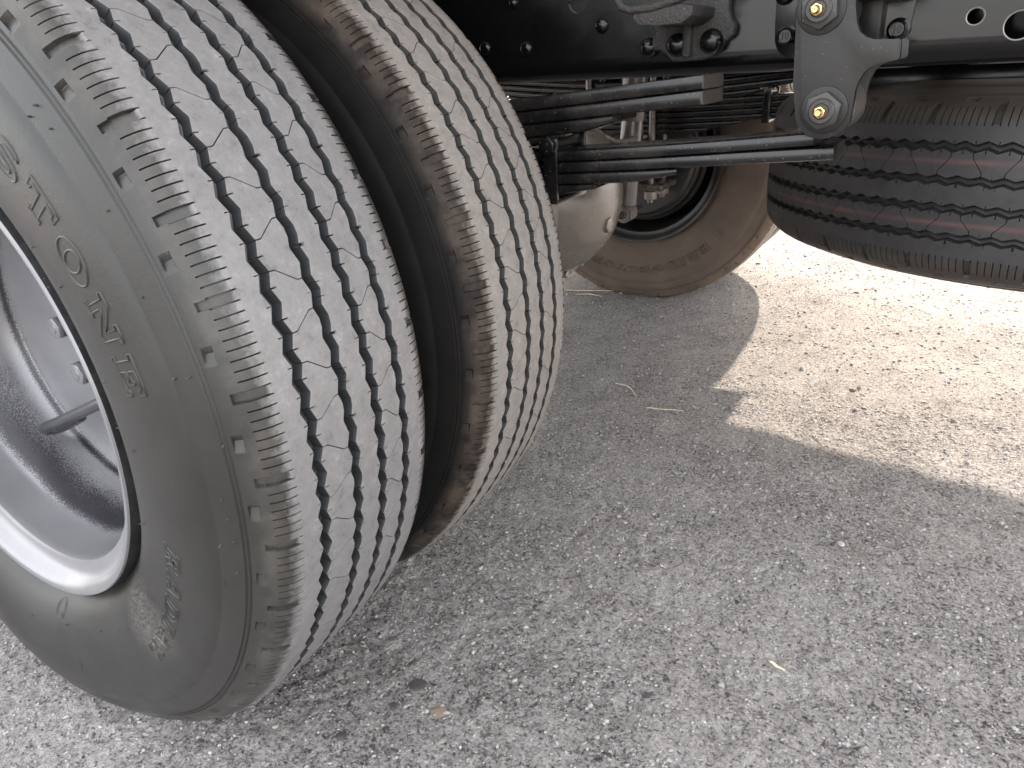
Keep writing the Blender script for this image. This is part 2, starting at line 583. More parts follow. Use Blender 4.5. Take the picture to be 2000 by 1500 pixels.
def ground_h(X, Y):
    w = np.clip(1.35 - 1.05 * np.hypot(X - 0.45, Y - 0.2), 0.12, 1)
    h = 0.006 * vnoise(X, Y, 0.21, 1) + 0.0026 * vnoise(X, Y, 0.043, 2)
    a = vnoise(X + 0.002 * vnoise(X, Y, .02, 8), Y, 0.0135, 3)
    b = vnoise(X, Y + 0.002 * vnoise(X, Y, .02, 9), 0.0068, 4)
    # pits: flat plateaus with small holes between the stones
    h += w * (0.0046 * np.minimum(a, 0.10) + 0.0044 * np.minimum(b, 0.12))
    return h - 0.0015

gx = axis_lines(-0.42, 1.06, 0.0032, -0.42, 2.4, 0.012, 400)
gy = axis_lines(-0.2, 1.25, 0.0032, -0.2, 2.8, 0.008, 400)
GX, GY = np.meshgrid(gx, gy, indexing='ij')
gm = grid_mesh('ground', np.stack([GX, GY, ground_h(GX, GY)], -1), False, smooth=0)
tag(link('ground', gm, GROUND), 'worn pale grey asphalt ground with pits and bedded stones', None, None, 'structure')

# ------------------------------------------------------------------ tyres
NP = 117                     # zigzag pitches round the tyre
TH0 = math.radians(16.99)    # where one left-most kink stands
GROOVES = (-0.0478, -0.0128, 0.0165, 0.0475)
GA, GB, GD = 0.0042, 0.0027, 0.0095
ZIG = (0.0021, 0.0018, 0.0018, 0.0017)
SIDE = [(-0.070, .220), (-0.079, .222), (-0.083, .2270), (-0.0850, .2335), (-0.0885, .2375), (-0.0955, .2440), (-0.1028, .2550), (-0.1085, .2740),
        (-0.1118, .2930), (-0.1128, .3090), (-0.1122, .3250), (-0.1098, .3400), (-0.1066, .3500),
        (-0.1052, .3514), (-0.1050, .3524), (-0.1048, .3532), (-0.1030, .3600), (-0.1008, .3660),
        (-0.0993, .3703), (-0.0978, .3710), (-0.0974, .3719), (-0.0983, .3726), (-0.0979, .3734), (-0.0964, .3741), (-0.0960, .3750), (-0.0969, .3757),
        (-0.0960, .3785), (-0.0957, .3791), (-0.0946, .3810), (-0.0936, .3828), (-0.0922, .3846), (-0.0917, .3852), (-0.0912, .3858), (-0.0905, .3866), (-0.0897, .3876)]

def crown(v):
    a = abs(v)
    xs = [0, .02, .04, .055, .066, .0705, .0755, .0795, .0835, .0865, .0897]
    rs = [.4020, .4018, .4010, .4002, .3994, .3989, .3976, .3958, .3934, .3909, .3876]
    return float(np.interp(a, xs, rs))

def side_at(r):
    """local v and outward normal (v, r) of the left sidewall at radius r"""
    vs = np.array([a for a, b in SIDE]); rs = np.array([b for a, b in SIDE])
    o = np.argsort(rs)
    v = np.interp(r, rs[o], vs[o])
    dv = (np.interp(r + .004, rs[o], vs[o]) - np.interp(r - .004, rs[o], vs[o])) / .008
    nv, nr = -1.0, dv
    L = np.sqrt(nv * nv + nr * nr)
    return v, nv / L, nr / L

def bulge_pt(x, v, z):
    """the same squash near the ground as the standing tyre, for things moulded on its left sidewall"""
    rad = math.hypot(x, z)
    k = math.exp(-(math.atan2(x, -z) / .42) ** 2)
    b = k * min(1, max(0, (rad - .235) / .07)) * min(1, max(0, (.398 - rad) / .03))
    if z < -.30:
        z += .5 * b * .012
    return (x, v - b * .012, z)

def tyre_mesh(name, deflect):
    pitch = 2 * PI / NP
    eps, dl = 0.020, 0.006
    cols = []                               # (u, class) u in pitches
    for k in range(NP):
        for ph, cl in ((0.0, 'K0'), (1 / 3, 'S1'), (0.5, 'K5'), (2 / 3, 'S2')):
            e = eps * (0.75 if cl == 'K5' else 1.0)
            for d, c in ((-e - dl, ''), (-e, cl), (e, cl), (e + dl, '')) + (((1 / 6, ''),) if cl == 'K0' else ()) + (((1 / 12, ''),) if cl in ('K0', 'S1', 'S2') else ()):
                cols.append((k + ph + d, c))
    cols.sort()
    U = np.array([c[0] for c in cols])
    CL = np.array([c[1] for c in cols])
    KI = np.floor(U + 0.25).astype(int) % 3
    rows = []        # v, r, zig groove index or None, zig weight, depth, warp, kind
    for v, r in SIDE:
        kind = 'side'
        if r > .379:
            kind = 'dent' if .3788 < r < .3850 else 'side'
        if r > .3855:
            kind = 'notch'
        rows.append([v, r, 0, 0, 0, 0, kind])
    for v in (-.0875, -.0868, -.0862, -.0835, -.0795, -.0755, -.0705):
        rows.append([v, crown(v), 0, 0, 0, 0, 'sipe' if v > -.0866 else 'notch'])
    rows.append([-.0692, crown(.0692), 0, 0, 0, 0, 'sipe'])
    rows.append([-.0686, crown(.0686), 0, 0, 0, 0, ''])
    for g, c in enumerate(GROOVES):
        pre = 0 if g in (0, 2) else 1        # warp state arriving at the groove
        pw = 1.0 if g in (1, 3) else 0.0
        z = ZIG[g]
        rows.append([c - GA - .0031, None, g, 0.55, 0, pw, 'rib24' if pw else ''])
        rows.append([c - GA - .0026, None, g, 0.6, 0, pw, 'sl_l24' if pw else 'sl_l'])
        rows.append([c - GA - .0004, None, g, 1.0, 0.0, pw, 'sl_l24' if pw else 'sl_l'])
        rows.append([c - GA, None, g, 1.0, 0.0006, pw, 'sl_l24' if pw else 'sl_l'])
        rows.append([c - GB, None, g, 1.0, GD * .93, pw, 'floor'])
        rows.append([c - GB * .6, None, g, 1.0, GD, pw, 'floor'])
        rows.append([c + GB * .6, None, g, 1.0, GD, pw, 'floor'])
        rows.append([c + GB, None, g, 1.0, GD * .93, pw, 'floor'])
        nx = 'rib24' if g in (0, 2) else ''
        rows.append([c + GA, None, g, 1.0, 0.0006, pw, 'sl_r24' if nx else 'sl_r'])
        rows.append([c + GA + .0004, None, g, 1.0, 0.0, pw, 'sl_r24' if nx else 'sl_r'])
        rows.append([c + GA + .0032, None, g, 0.6, 0, pw, 'sl_r24' if nx else 'sl_r'])
        rows.append([c + GA + .0037, None, g, 0.5, 0, pw, nx])
        if g < 3:
            a, b = c + GA + .0037, GROOVES[g + 1] - GA - .0031
            for f in (0.12, 0.28, 0.5, 0.72, 0.88):
                w = (np.clip((f - .1) / .8, 0, 1)) if g in (0, 2) else 1 - f
                rows.append([a + (b - a) * f, None, g if f < .5 else g + 1, .25, 0, w, 'rib24' if nx else ''])
        else:
            for v, w in ((.0585, .6), (.0625, .3), (.066, .0)):
                rows.append([v, None, g, .2, 0, w, ''])
    rows.append([.0686, crown(.0686), 0, 0, 0, 0, ''])
    rows.append([.0692, crown(.0692), 0, 0, 0, 0, 'sipe'])
    for v in (.0705, .0755, .0795, .0835, .0862, .0868, .0875):
        rows.append([v, crown(v), 0, 0, 0, 0, 'sipe' if v < .0866 else 'notch'])
    for v, r in SIDE[::-1]:
        kind = 'side'
        if r > .379:
            kind = 'dent' if .3788 < r < .3850 else 'side'
        if r > .3855:
            kind = 'notch'
        rows.append([-v, r, 0, 0, 0, 0, kind])
    ni, nj = len(U), len(rows)
    # warp of the cross sipes: A at 3m+1.5 shifts +.5, B at 3m+.5 shifts -.5
    um = np.mod(U, 3.0)
    warp = np.interp(um, [-1.5, -.5 - .0, .47, .53, 1.47, 1.53, 3.47, 3.53], [.5, .0, -.5, -.5, .5, .5, -.5, -.5])
    warp = np.where(um < .47, np.interp(um, [-1.47, .47], [.5, -.5]), warp)
    tri = 1 - np.abs(2 * np.mod(U, 1.0) - 1)           # 0 at kink 0, 1 at .5
    NN = 41
    sn = np.floor(np.arange(NN) * 351 / NN)
    us = U * 3
    inn = np.zeros(ni)
    ind = np.zeros(ni)
    for s in sn:
        w = us - s
        inn = np.maximum(inn, ((w > .06) & (w < .94)).astype(float))
        w2 = us - (s + 4.0)
        ind = np.maximum(ind, np.clip(np.minimum(w2 / 1.5, (1.75 - w2) / .22), 0, 1))
    P = np.zeros((ni, nj, 3))
    wear = np.zeros((ni, nj))
    dirt = np.zeros((ni, nj))
    isK0, isK5 = CL == 'K0', CL == 'K5'
    isS = isK0 | (CL == 'S1') | (CL == 'S2')
    cross = isK5 & (KI != 2)
    jit = 0.0010 * (np.random.default_rng(3).random(ni) - .5)
    for j, (v, r, g, zw, dep, w, kind) in enumerate(rows):
        uu = U + warp * w
        tr = 1 - np.abs(2 * np.mod(uu, 1.0) - 1)
        vv = np.full(ni, v)
        if r is None:
            vv = v + ZIG[g] * 2 * zw * (tr - .5)
            rr = np.array([crown(x) for x in (v - .002, v, v + .002)])
            rr = np.interp(vv, [v - .002, v, v + .002], rr)
        else:
            rr = np.full(ni, r)
        d = np.full(ni, dep)
        wr = np.full(ni, 1.45)
        if kind == 'floor':
            wr[:] = 0.0
        if kind == 'side':
            wr[:] = .25
        if kind == 'dent':
            d = d + .0032 * ind
            wr[:] = .25
        if kind == 'notch':
            d = d + .0038 * inn
            wr[:] = .27
            wr = np.where(d > .003, .14, wr)
        if kind == 'sipe':
            d = np.where(isS, .0042, d)
            if v < 0 or True:
                d = np.where((inn > 0) & (abs(v) > .0745), np.maximum(d, .0036), d)
            wr = np.where(d > .003, .03, np.interp(abs(v), [.0705, .0745, .0795, .0835], [1.05, .78, .5, .28]))
            wr = np.where((d > .003) & (inn > 0), .14, wr)
        if kind.startswith('sl_l'):
            d = np.where(isK5, np.maximum(d, .0045), d)
        if kind.startswith('sl_r'):
            d = np.where(isK0, np.maximum(d, .0045), d)
        if kind.endswith('24'):
            d = np.where(cross, np.maximum(d, .004), d)
        if kind.startswith('sl') and dep > 0:
            wr[:] = .02
        if kind.startswith('sl') or kind == 'rib24':
            wr = np.where(d > .003, 0.0, wr)
        if r is not None:
            vj = rows[min(j + 1, nj - 1)], rows[max(j - 1, 0)]
            dv, dr = vj[0][0] - vj[1][0], (vj[0][1] or crown(vj[0][0])) - (vj[1][1] or crown(vj[1][0]))
            L = math.hypot(dv, dr) or 1
            nv, nr = -dr / L, dv / L
            # lateral depth follows the surface normal
            vv = vv - nv * d
            rr = rr - nr * d
        else:
            rr = rr - d
        th = TH0 + uu * pitch
        P[:, j, 0] = rr * np.cos(th)
        P[:, j, 1] = vv
        P[:, j, 2] = rr * np.sin(th)
        wear[:, j] = wr
        dirt[:, j] = np.interp(abs(v), [.062, .074, .086, .0905, .0945, .098], [0, .45, 1.0, .85, .3, .05]) * (1 if kind != 'floor' else .2)
        if kind == 'notch' or kind == 'sipe':
            dirt[:, j] = np.maximum(dirt[:, j], np.where(d > .003, 1.0, 0))
    if deflect:
        # standing tyre: tread flattened on the ground, sidewalls bulge above it
        z = P[..., 2]
        rad = np.hypot(P[..., 0], z)
        ang = np.arctan2(P[..., 0], -z)
        k = np.exp(-(ang / .42) ** 2)
        bul = k * np.clip((rad - .235) / .07, 0, 1) * np.clip((.398 - rad) / .03, 0, 1)
        P[..., 1] += np.sign(P[..., 1]) * bul * .012
        P[..., 2] = np.where(z < 0, np.maximum(z, -H_AXLE + .0004 + .25 * np.maximum(0, rad - .40)), z)
        low = P[..., 2] < -.30
        P[..., 2] = np.where(low, P[..., 2] + 0.5 * bul * .012, P[..., 2])
        P[..., 2] = np.maximum(P[..., 2], -H_AXLE + .0004)
    me = grid_mesh(name, P, True, 38)
    fattr(me, 'wear', wear)
    fattr(me, 'dirt', dirt)
    me.flip_normals()
    return me

TY_STAND = tyre_mesh('tyre_standing', True)
TY_FREE = tyre_mesh('tyre_free', False)

# sidewall writing: raised outline letters
def arc(cx, cy, rx, ry, a0, a1, n=14):
    return [(cx + rx * math.cos(math.radians(a0 + (a1 - a0) * i / n)), cy + ry * math.sin(math.radians(a0 + (a1 - a0) * i / n))) for i in range(n + 1)]

def s_shape():
    c = arc(.42, .735, .30, .205, 25, 270, 16) + arc(.42, .275, .32, .225, 88, -150, 16)
    L, Rr = [], []
    for i, p in enumerate(c):
        a, b = c[max(i - 1, 0)], c[min(i + 1, len(c) - 1)]
        t = (b[0] - a[0], b[1] - a[1])
        m = math.hypot(*t) or 1
        hw = .06 + .05 * math.sin(PI * i / (len(c) - 1))
        L.append((p[0] - t[1] / m * hw, p[1] + t[0] / m * hw))
        Rr.append((p[0] + t[1] / m * hw, p[1] - t[0] / m * hw))
    return L + Rr[::-1]

LET = {
    'I': (.5, [[(0, 0), (.5, 0), (.5, .12), (.38, .12), (.38, .88), (.5, .88), (.5, 1), (0, 1), (0, .88), (.12, .88), (.12, .12), (0, .12)]]),
    'T': (.9, [[(.25, 0), (.65, 0), (.65, .12), (.56, .12), (.56, .86), (.78, .86), (.8, .68), (.9, .68), (.9, 1), (0, 1), (0, .68), (.1, .68), (.12, .86), (.34, .86), (.34, .12), (.25, .12)]]),
    'E': (.85, [[(0, 0), (.85, 0), (.85, .3), (.75, .3), (.72, .13), (.34, .13), (.34, .45), (.52, .45), (.52, .36), (.62, .36), (.62, .66), (.52, .66), (.52, .57), (.34, .57), (.34, .87), (.72, .87), (.75, .72), (.85, .72), (.85, 1), (0, 1), (0, .87), (.12, .87), (.12, .13), (0, .13)]]),
    'L': (.8, [[(0, 0), (.8, 0), (.8, .35), (.7, .35), (.66, .13), (.34, .13), (.34, .87), (.46, .87), (.46, 1), (0, 1), (0, .87), (.12, .87), (.12, .13), (0, .13)]]),
    'N': (1., [[(0, 0), (.36, 0), (.36, .12), (.27, .12), (.27, .68), (.75, 0), (.9, 0), (.9, .88), (1, .88), (1, 1), (.64, 1), (.64, .88), (.73, .88), (.73, .36), (.3, 1), (0, 1), (0, .88), (.12, .88), (.12, .12), (0, .12)]]),
    'O': (1., [arc(.5, .5, .5, .5, 0, 348, 28), arc(.5, .5, .22, .38, 0, 345, 24)]),
    'D': (.95, [[(0, 0), (.45, 0)] + arc(.45, .5, .5, .5, -90, 90) + [(0, 1), (0, .88), (.12, .88), (.12, .12), (0, .12)], [(.34, .13), (.42, .13)] + arc(.42, .5, .28, .37, -90, 90) + [(.34, .87)]]),
    'B': (.9, [[(0, 0), (.5, 0)] + arc(.55, .27, .33, .27, -90, 75) + arc(.5, .76, .32, .24, -65, 90) + [(0, 1), (0, .88), (.12, .88), (.12, .12), (0, .12)],
               [(.34, .13), (.5, .13)] + arc(.5, .29, .14, .16, -90, 90, 8) + [(.34, .45)], [(.34, .57), (.48, .57)] + arc(.48, .72, .13, .15, -90, 90, 8) + [(.34, .87)]]),
    'R': (.95, [[(0, 0), (.46, 0), (.46, .12), (.34, .12), (.34, .43), (.44, .43), (.64, 0), (.95, 0), (.95, .12), (.85, .12), (.66, .48)] + arc(.52, .73, .34, .27, -60, 90) + [(0, 1), (0, .88), (.12, .88), (.12, .12), (0, .12)],
                [(.34, .56), (.5, .56)] + arc(.5, .715, .14, .155, -90, 90, 8) + [(.34, .87)]]),
    'G': (1., [arc(.5, .5, .5, .5, 38, 318, 24) + [(.93, .46), (1., .46), (1., .56), (.55, .56), (.55, .46), (.68, .46), (.68, .2)] + arc(.5, .5, .22, .38, 305, 60, 18)]),
    'S': (.85, [s_shape()]),
    'A': (1., [[(0, 0), (.34, 0), (.34, .12), (.27, .12), (.32, .28), (.62, .28), (.67, .12), (.58, .12), (.58, 0), (1, 0), (1, .12), (.92, .12), (.62, 1), (.38, 1), (.08, .12), (0, .12)], [(.37, .42), (.57, .42), (.47, .74)]]),
}

def sidewall_text(word, th_start, th_end, r0, height, width=.0011, rise=.0008, slant=0.0):
    """letters run clockwise from th_start to th_end (degrees), tops outwards"""
    gap = .22
    tot = sum(LET[c][0] + gap for c in word) - gap
    per = math.radians(th_start - th_end) / tot
    bm = bmesh.new()
    x = 0
    def surf(u, h, lift):
        r = r0 + h * height
        th = math.radians(th_start) - (u + slant * h) * per
        v, nv, nr = side_at(r)
        v, r = v + nv * lift, r + nr * lift
        return bulge_pt(r * math.cos(th), v, r * math.sin(th))
    kx = per * r0 / 1.0
    for c in word:
        w, loops = LET[c]
        for lp in loops:
            pts = []
            for i, p in enumerate(lp):
                q = lp[(i + 1) % len(lp)]
                m = max(1, int(math.hypot((q[0] - p[0]) * kx, (q[1] - p[1]) * height) / .006))
                for s in range(m):
                    pts.append((p[0] + (q[0] - p[0]) * s / m, p[1] + (q[1] - p[1]) * s / m))
            n = len(pts)
            ring = []
            for i in range(n):
                a, b = pts[i - 1], pts[(i + 1) % n]
                tx, ty = (b[0] - a[0]) * kx, (b[1] - a[1]) * height
                L = math.hypot(tx, ty) or 1
                ox, oy = -ty / L * width / kx, tx / L * width / height
                p = pts[i]
                ring.append([bm.verts.new(surf(x + p[0] + s * ox, p[1] + s * oy, lf)) for s, lf in ((-1, -.0004), (-.35, rise), (.35, rise), (1, -.0004))])
            for i in range(n):
                A, B = ring[i], ring[(i + 1) % n]
                for k in range(3):
                    bm.faces.new((A[k], A[k + 1], B[k + 1], B[k]))
        x += w + gap
    me = bpy.data.meshes.new('lettering')
    bmesh.ops.recalc_face_normals(bm, faces=bm.faces[:])
    bm.to_mesh(me)
    bm.free()
    n = len(me.vertices)
    fattr(me, 'wear', np.full(n, .25))
    fattr(me, 'dirt', np.full(n, .1))
    me.shade_smooth()
    return me

# ------------------------------------------------------------------ the truck
truck = empty('truck', (0, YC, 0))
tag(truck, 'black truck chassis with dual rear wheels, leaf springs and axle standing on the asphalt', 'truck')

def sub(name, parent=None):
    """a part of the truck as an empty standing at the truck's origin, so its pieces keep world numbers"""
    o = empty(name, (0, 0, 0), parent or truck)
    if (parent or truck) is truck:
        o.location = (0, -YC, 0)
    return o

# --- wheels
RIM_OUT = [(-.0925, .2230), (-.0940, .2295), (-.0955, .2316), (-.0972, .2322), (-.0990, .2312), (-.0992, .2295), (-.0975, .2255), (-.0940, .2215),
           (-.0880, .2180), (-.0835, .2130), (-.0815, .2060), (-.0800, .2030), (-.0775, .2020), (-.0700, .2028), (-.0420, .2012),
           (-.0350, .1995), (-.0290, .1968), (.0080, .1890), (.0255, .1850), (.0325, .1800), (.0360, .1700), (.0375, .1600), (.0400, .1300), (.0400, .1000),
           (.0395, .0600), (.0370, .0580), (.0300, .0565), (.0290, .0540), (.0290, .0), ]
RIM_BACK = [(-.0925, .2230), (-.080, .2215), (-.070, .2190), (-.03, .2060), (.05, .2060), (.07, .2190), (.0925, .2230), (.0990, .2312), (.0900, .2200), (.06, .2020), (.0330, .1850)]
RIM_INNER = [(-.0925, .2230), (-.0940, .2295), (-.0955, .2316), (-.0972, .2322), (-.0990, .2312), (-.0992, .2295), (-.0975, .2255), (-.0940, .2215),
             (-.0880, .2175), (-.0850, .2120), (-.0840, .2060), (-.0800, .2040), (-.0700, .2040), (-.0400, .1990), (.04, .1960), (.10, .1940), (.125, .1800), (.13, .15), (.13, .08), (.13, .05)]

def rim_obj(prof, mat, parent):
    bm = lathe_bm(prof, 160, 'Y')
    if prof is RIM_OUT:
        lathe_bm(RIM_BACK, 160, 'Y', bm=bm)
        bmesh.ops.remove_doubles(bm, verts=bm.verts[:], dist=1e-6)
    return finish('rim', bm, mat, parent, 32)

def wheel(y, mat, rimprof, rimmat, label, mirrored=False):
    w = empty('rear_wheel', (0, y - YC, H_AXLE), truck)
    w['label'] = label
    t = link('tyre', TY_STAND.copy(), None, w)
    t.data.materials.append(mat)
    if mirrored:
        rim = rim_obj([(-a, r) for a, r in rimprof], rimmat, w)
    else:
        rim = rim_obj(rimprof, rimmat, w)
    return w

w_out = wheel(Y_OUT, R_OUT, RIM_OUT, SILVER, 'dusty outer wheel with a deep silver rim')
link('lettering', sidewall_text('BRIDGESTONE', 83.0, 9.8, .3045, .0225), R_OUT, w_out)
link('lettering', sidewall_text('RADIAL', -14.0, -45.0, .298, .0165, .0010, slant=.25), R_OUT, w_out)
# small round emblem moulded on the lower sidewall
def emblem_mesh(thc, rc, rad):
    bm = bmesh.new()
    for rr in (rad, rad * .72):
        ring = []
        for k in range(28):
            a = 2 * PI * k / 28
            row = []
            for s, lf in ((-1, -.0004), (0, .0008), (1, -.0004)):
                q = rr + s * .0009
                r = rc + q * math.sin(a)
                th = math.radians(thc) - q * math.cos(a) / rc
                v, nv, nr = side_at(r)
                row.append(bm.verts.new(bulge_pt((r + nr * lf) * math.cos(th), v + nv * lf, (r + nr * lf) * math.sin(th))))
            ring.append(row)
        for k in range(28):
            A, B = ring[k], ring[(k + 1) % 28]
            for i in range(2):
                bm.faces.new((A[i], A[i + 1], B[i + 1], B[i]))
    me = bpy.data.meshes.new('emblem')
    bmesh.ops.recalc_face_normals(bm, faces=bm.faces[:])
    bm.to_mesh(me)
    bm.free()
    n = len(me.vertices)
    fattr(me, 'wear', np.full(n, .25))
    fattr(me, 'dirt', np.full(n, .1))
    me.shade_smooth()
    return me
link('emblem', emblem_mesh(-83, .252, .0085), R_OUT, w_out)

# outer edge of the rim flange, dirt and gap shadow painted in one black, worn through to bare metal in places
bm = lathe_bm([(-.0974, .2326), (-.0950, .2329), (-.0885, .2331), (-.0840, .2334)], 160, 'Y')
finish('flange_edge', bm, paint('flange_edge_dirt_shade', (0.010, 0.010, 0.011), 0.35, 0.25, (0.2, 0.2, 0.2)), w_out, 60)
# little rubber hairs left by the mould, too small to pick apart
bm = bmesh.new()
for th, r in ((40.7, .362), (40.6, .3533), (38.1, .3609), (28.8, .3637), (20.2, .3562), (11.4, .354), (11.3, .3648), (26.0, .2796), (11.5, .2716), (2.1, .2486), (.6, .2804), (3.5, .3712),
              (-3.2, .3614), (-5.7, .3629), (-8.8, .3647), (-9.9, .3539), (-15.7, .2633), (-39.5, .2594), (-56.6, .2692), (-64.7, .266), (-79.6, .2639), (-94.2, .2728), (-16.2, .3532), (-13.4, .3653), (52, .36), (47, .29), (33, .271)):
    a = math.radians(th)
    v, nv, nr = side_at(r)
    P0 = Vector(bulge_pt(r * math.cos(a), v, r * math.sin(a)))
    N = Vector((nr * math.cos(a), nv, nr * math.sin(a)))
    side = Vector((-math.sin(a), 0, math.cos(a))) * random.uniform(-.5, .5) + Vector((math.cos(a), 0, math.sin(a))) * random.uniform(-.5, .5)
    h = random.uniform(.0018, .0042)
    tube_bm([P0 - N * .0003, P0 + N * h * .5, P0 + N * h * .8 + side * h * .6], [.0010, .0007, .0004], 6, bm)
tag(finish('mould_hairs', bm, FLAPM, w_out, 60), kind='stuff')

# hub nuts on the outer wheel
NUT_R, NUT_Y = 0.0715, 0.107 - Y_OUT
bm = hexnut_bm(0, 0, NUT_Y, NUT_Y + .021, .0135, .3, .0014)
lathe_bm([(NUT_Y + .0195, .0), (NUT_Y + .0195, .017), (NUT_Y + .024, .018)], 24, 'Y', bm=bm)
lathe_bm([(NUT_Y - .0008, 0), (NUT_Y - .0008, .0055), (NUT_Y + .0006, .0065), (NUT_Y + .0006, .0085)], 20, 'Y', bm=bm)
nut_me = None
for k in range(8):
    a = math.radians(177 + 45 * k)
    loc = (NUT_R * math.cos(a), 0, NUT_R * math.sin(a))
    if nut_me is None:
        o = finish('hub_nut', bm, SILVER, w_out, 30, loc)
        nut_me = o.data
    else:
        o = link('hub_nut', nut_me, None, w_out, loc)
    o.rotation_euler = (0, -a, 0)
# valve stem: bent metal tube standing out from the disc
wo_ = Vector((0, -Y_OUT, -H_AXLE))
vpts = [(0.075, 0.078, 0.3505), (0.0403, 0.0775, 0.3365), (-0.040, 0.0785, 0.302), (-0.098, 0.0795, 0.2775), (-0.111, 0.081, 0.2715), (-0.1175, 0.084, 0.2680),
        (-0.1195, 0.088, 0.2655), (-0.1165, 0.093, 0.2640), (-0.108, 0.0965, 0.2660), (-0.088, 0.099, 0.2750), (-0.060, 0.101, 0.2890)]
bm = tube_bm([Vector(p) + wo_ for p in vpts], [.0064] * 5 + [.0068, .0068, .0064, .0058, .0058, .0058], 16)
finish('valve_stem', bm, paint('valve_metal', (0.13, 0.13, 0.135), 0.22, 0.3, (0.06, 0.06, 0.065), metallic=0.8), w_out, 50)

w_in = wheel(Y_INN, R_INN, RIM_INNER, RIMBLK, 'inner wheel of the near pair with brown dusty shoulder')
w_fi = wheel(Y_FIN, R_FAR, RIM_INNER, RIMBLK, 'inner wheel of the far pair with brown dusty sidewall')
link('lettering', sidewall_text('BRIDGESTONE', -46.5, -121.0, .2945, .0225, .0014, .0022), R_FAR, w_fi)
# small square badge with an F, and little round mould marks, on the far sidewall
def badge_mesh(thc, rc, hw, hh):
    bm = bmesh.new()
    def pt(a, b, lift):
        r = rc + b
        th = math.radians(thc) - a / rc
        v, nv, nr = side_at(r)
        return bm.verts.new(bulge_pt((r + nr * lift) * math.cos(th), v + nv * lift, (r + nr * lift) * math.sin(th)))
    def strip(poly, w=.0009, rise=.0008):
        n = len(poly)
        ring = []
        for i in range(n):
            a, b = poly[i - 1], poly[(i + 1) % n]
            tx, ty = b[0] - a[0], b[1] - a[1]
            L = math.hypot(tx, ty) or 1
            ring.append([pt(poly[i][0] - ty / L * w * s, poly[i][1] + tx / L * w * s, lf) for s, lf in ((-1, -.0004), (0, rise), (1, -.0004))])
        for i in range(n):
            A, B = ring[i], ring[(i + 1) % n]
            for k in range(2):
                bm.faces.new((A[k], A[k + 1], B[k + 1], B[k]))
    strip([(-hw, -hh), (0, -hh), (hw, -hh), (hw, 0), (hw, hh), (0, hh), (-hw, hh), (-hw, 0)])
    strip([(x * hw, y * hh) for x, y in ((-.45, -.6), (-.2, -.6), (-.2, -.05), (.2, -.05), (.2, .15), (-.2, .15), (-.2, .4), (.45, .4), (.45, .62), (-.45, .62))])
    me = bpy.data.meshes.new('badge')
    bmesh.ops.recalc_face_normals(bm, faces=bm.faces[:])
    bm.to_mesh(me)
    bm.free()
    fattr(me, 'wear', np.full(len(me.vertices), .25))
    fattr(me, 'dirt', np.full(len(me.vertices), .1))
    return me
link('badge', badge_mesh(-38.3, .302, .011, .012), R_FAR, w_fi)
for thc, rc in ((-20, .262), (-61, .262), (-102, .262)):
    link('emblem', emblem_mesh(thc, rc, .006), R_FAR, w_fi)
w_fo = wheel(Y_FOUT, R_FAR, RIM_OUT, RIMBLK, 'outer wheel of the far pair with sunlit tread', True)

# --- brake drums and axle
for y, s in ((Y_FIN, 1), (Y_INN, -1)):
    bm = lathe_bm([(y - s * .100, .050), (y - s * .100, .150), (y - s * .092, .158), (y - s * .078, .158), (y - s * .076, .166), (y - s * .055, .170), (y - s * .050, .178), (y + s * .02, .178), (y + s * .06, .172), (y + s * .12, .165)], 96, 'Y', c=(0, 0, H_AXLE))
    finish('brake_drum', bm, RIMBLK, truck, 35, (0, -YC, 0))
ax = sub('axle_housing')
bm = lathe_bm([(.190, 0), (.189, .030), (.184, .060), (.173, .088), (.156, .112), (.132, .134), (.104, .149), (.092, .152), (.090, .166), (.074, .168), (.072, .156), (.0, .163), (-.07, .156), (-.12, .13), (-.16, .09), (-.30, .075), (-.32, 0)], 96, 'X', c=(0, 1.03, .391))
finish('differential_case', bm, AXLE, ax, 40)
for s in (-1, 1):
    bm = lathe_bm([(1.03 + s * .10, .150), (1.03 + s * .18, .118), (1.03 + s * .26, .082), (1.03 + s * .33, .066), (1.03 + s * .62, .064)], 48, 'Y', c=(0, 0, H_AXLE))
    finish('axle_tube', bm, AXLE, ax, 40)
bm = lathe_bm([(.150, 0), (.150, .019), (.176, .0175), (.178, .014), (.178, 0)], 28, 'X', c=(0, 1.018, .338))
finish('drain_boss', bm, AXLE, ax, 40)
bm = hexnut_bm(1.018, .338, .190, .178, .0155, .2, .0015, 'X')
finish('drain_plug', bm, BOLT, ax, 35)
for k in range(14):
    a = 2 * PI * k / 14 + .1
    bm = hexnut_bm(1.03 + .160 * math.cos(a), .391 + .160 * math.sin(a), .099, .089, .0075, a, .0008, 'X')
    finish('cover_bolt', bm, BOLT if k % 3 else AXLE, ax, 35)
# brake pipe running over the axle
bm = tube_bm([(.10, .62, .47), (.10, .80, .475), (.095, .92, .53), (.085, 1.0, .575), (.08, 1.06, .57), (.09, 1.15, .50), (.10, 1.26, .465), (.10, 1.42, .46)], .0042, 10)
finish('brake_pipe', bm, AXLE, truck, 60, (0, -YC, 0))

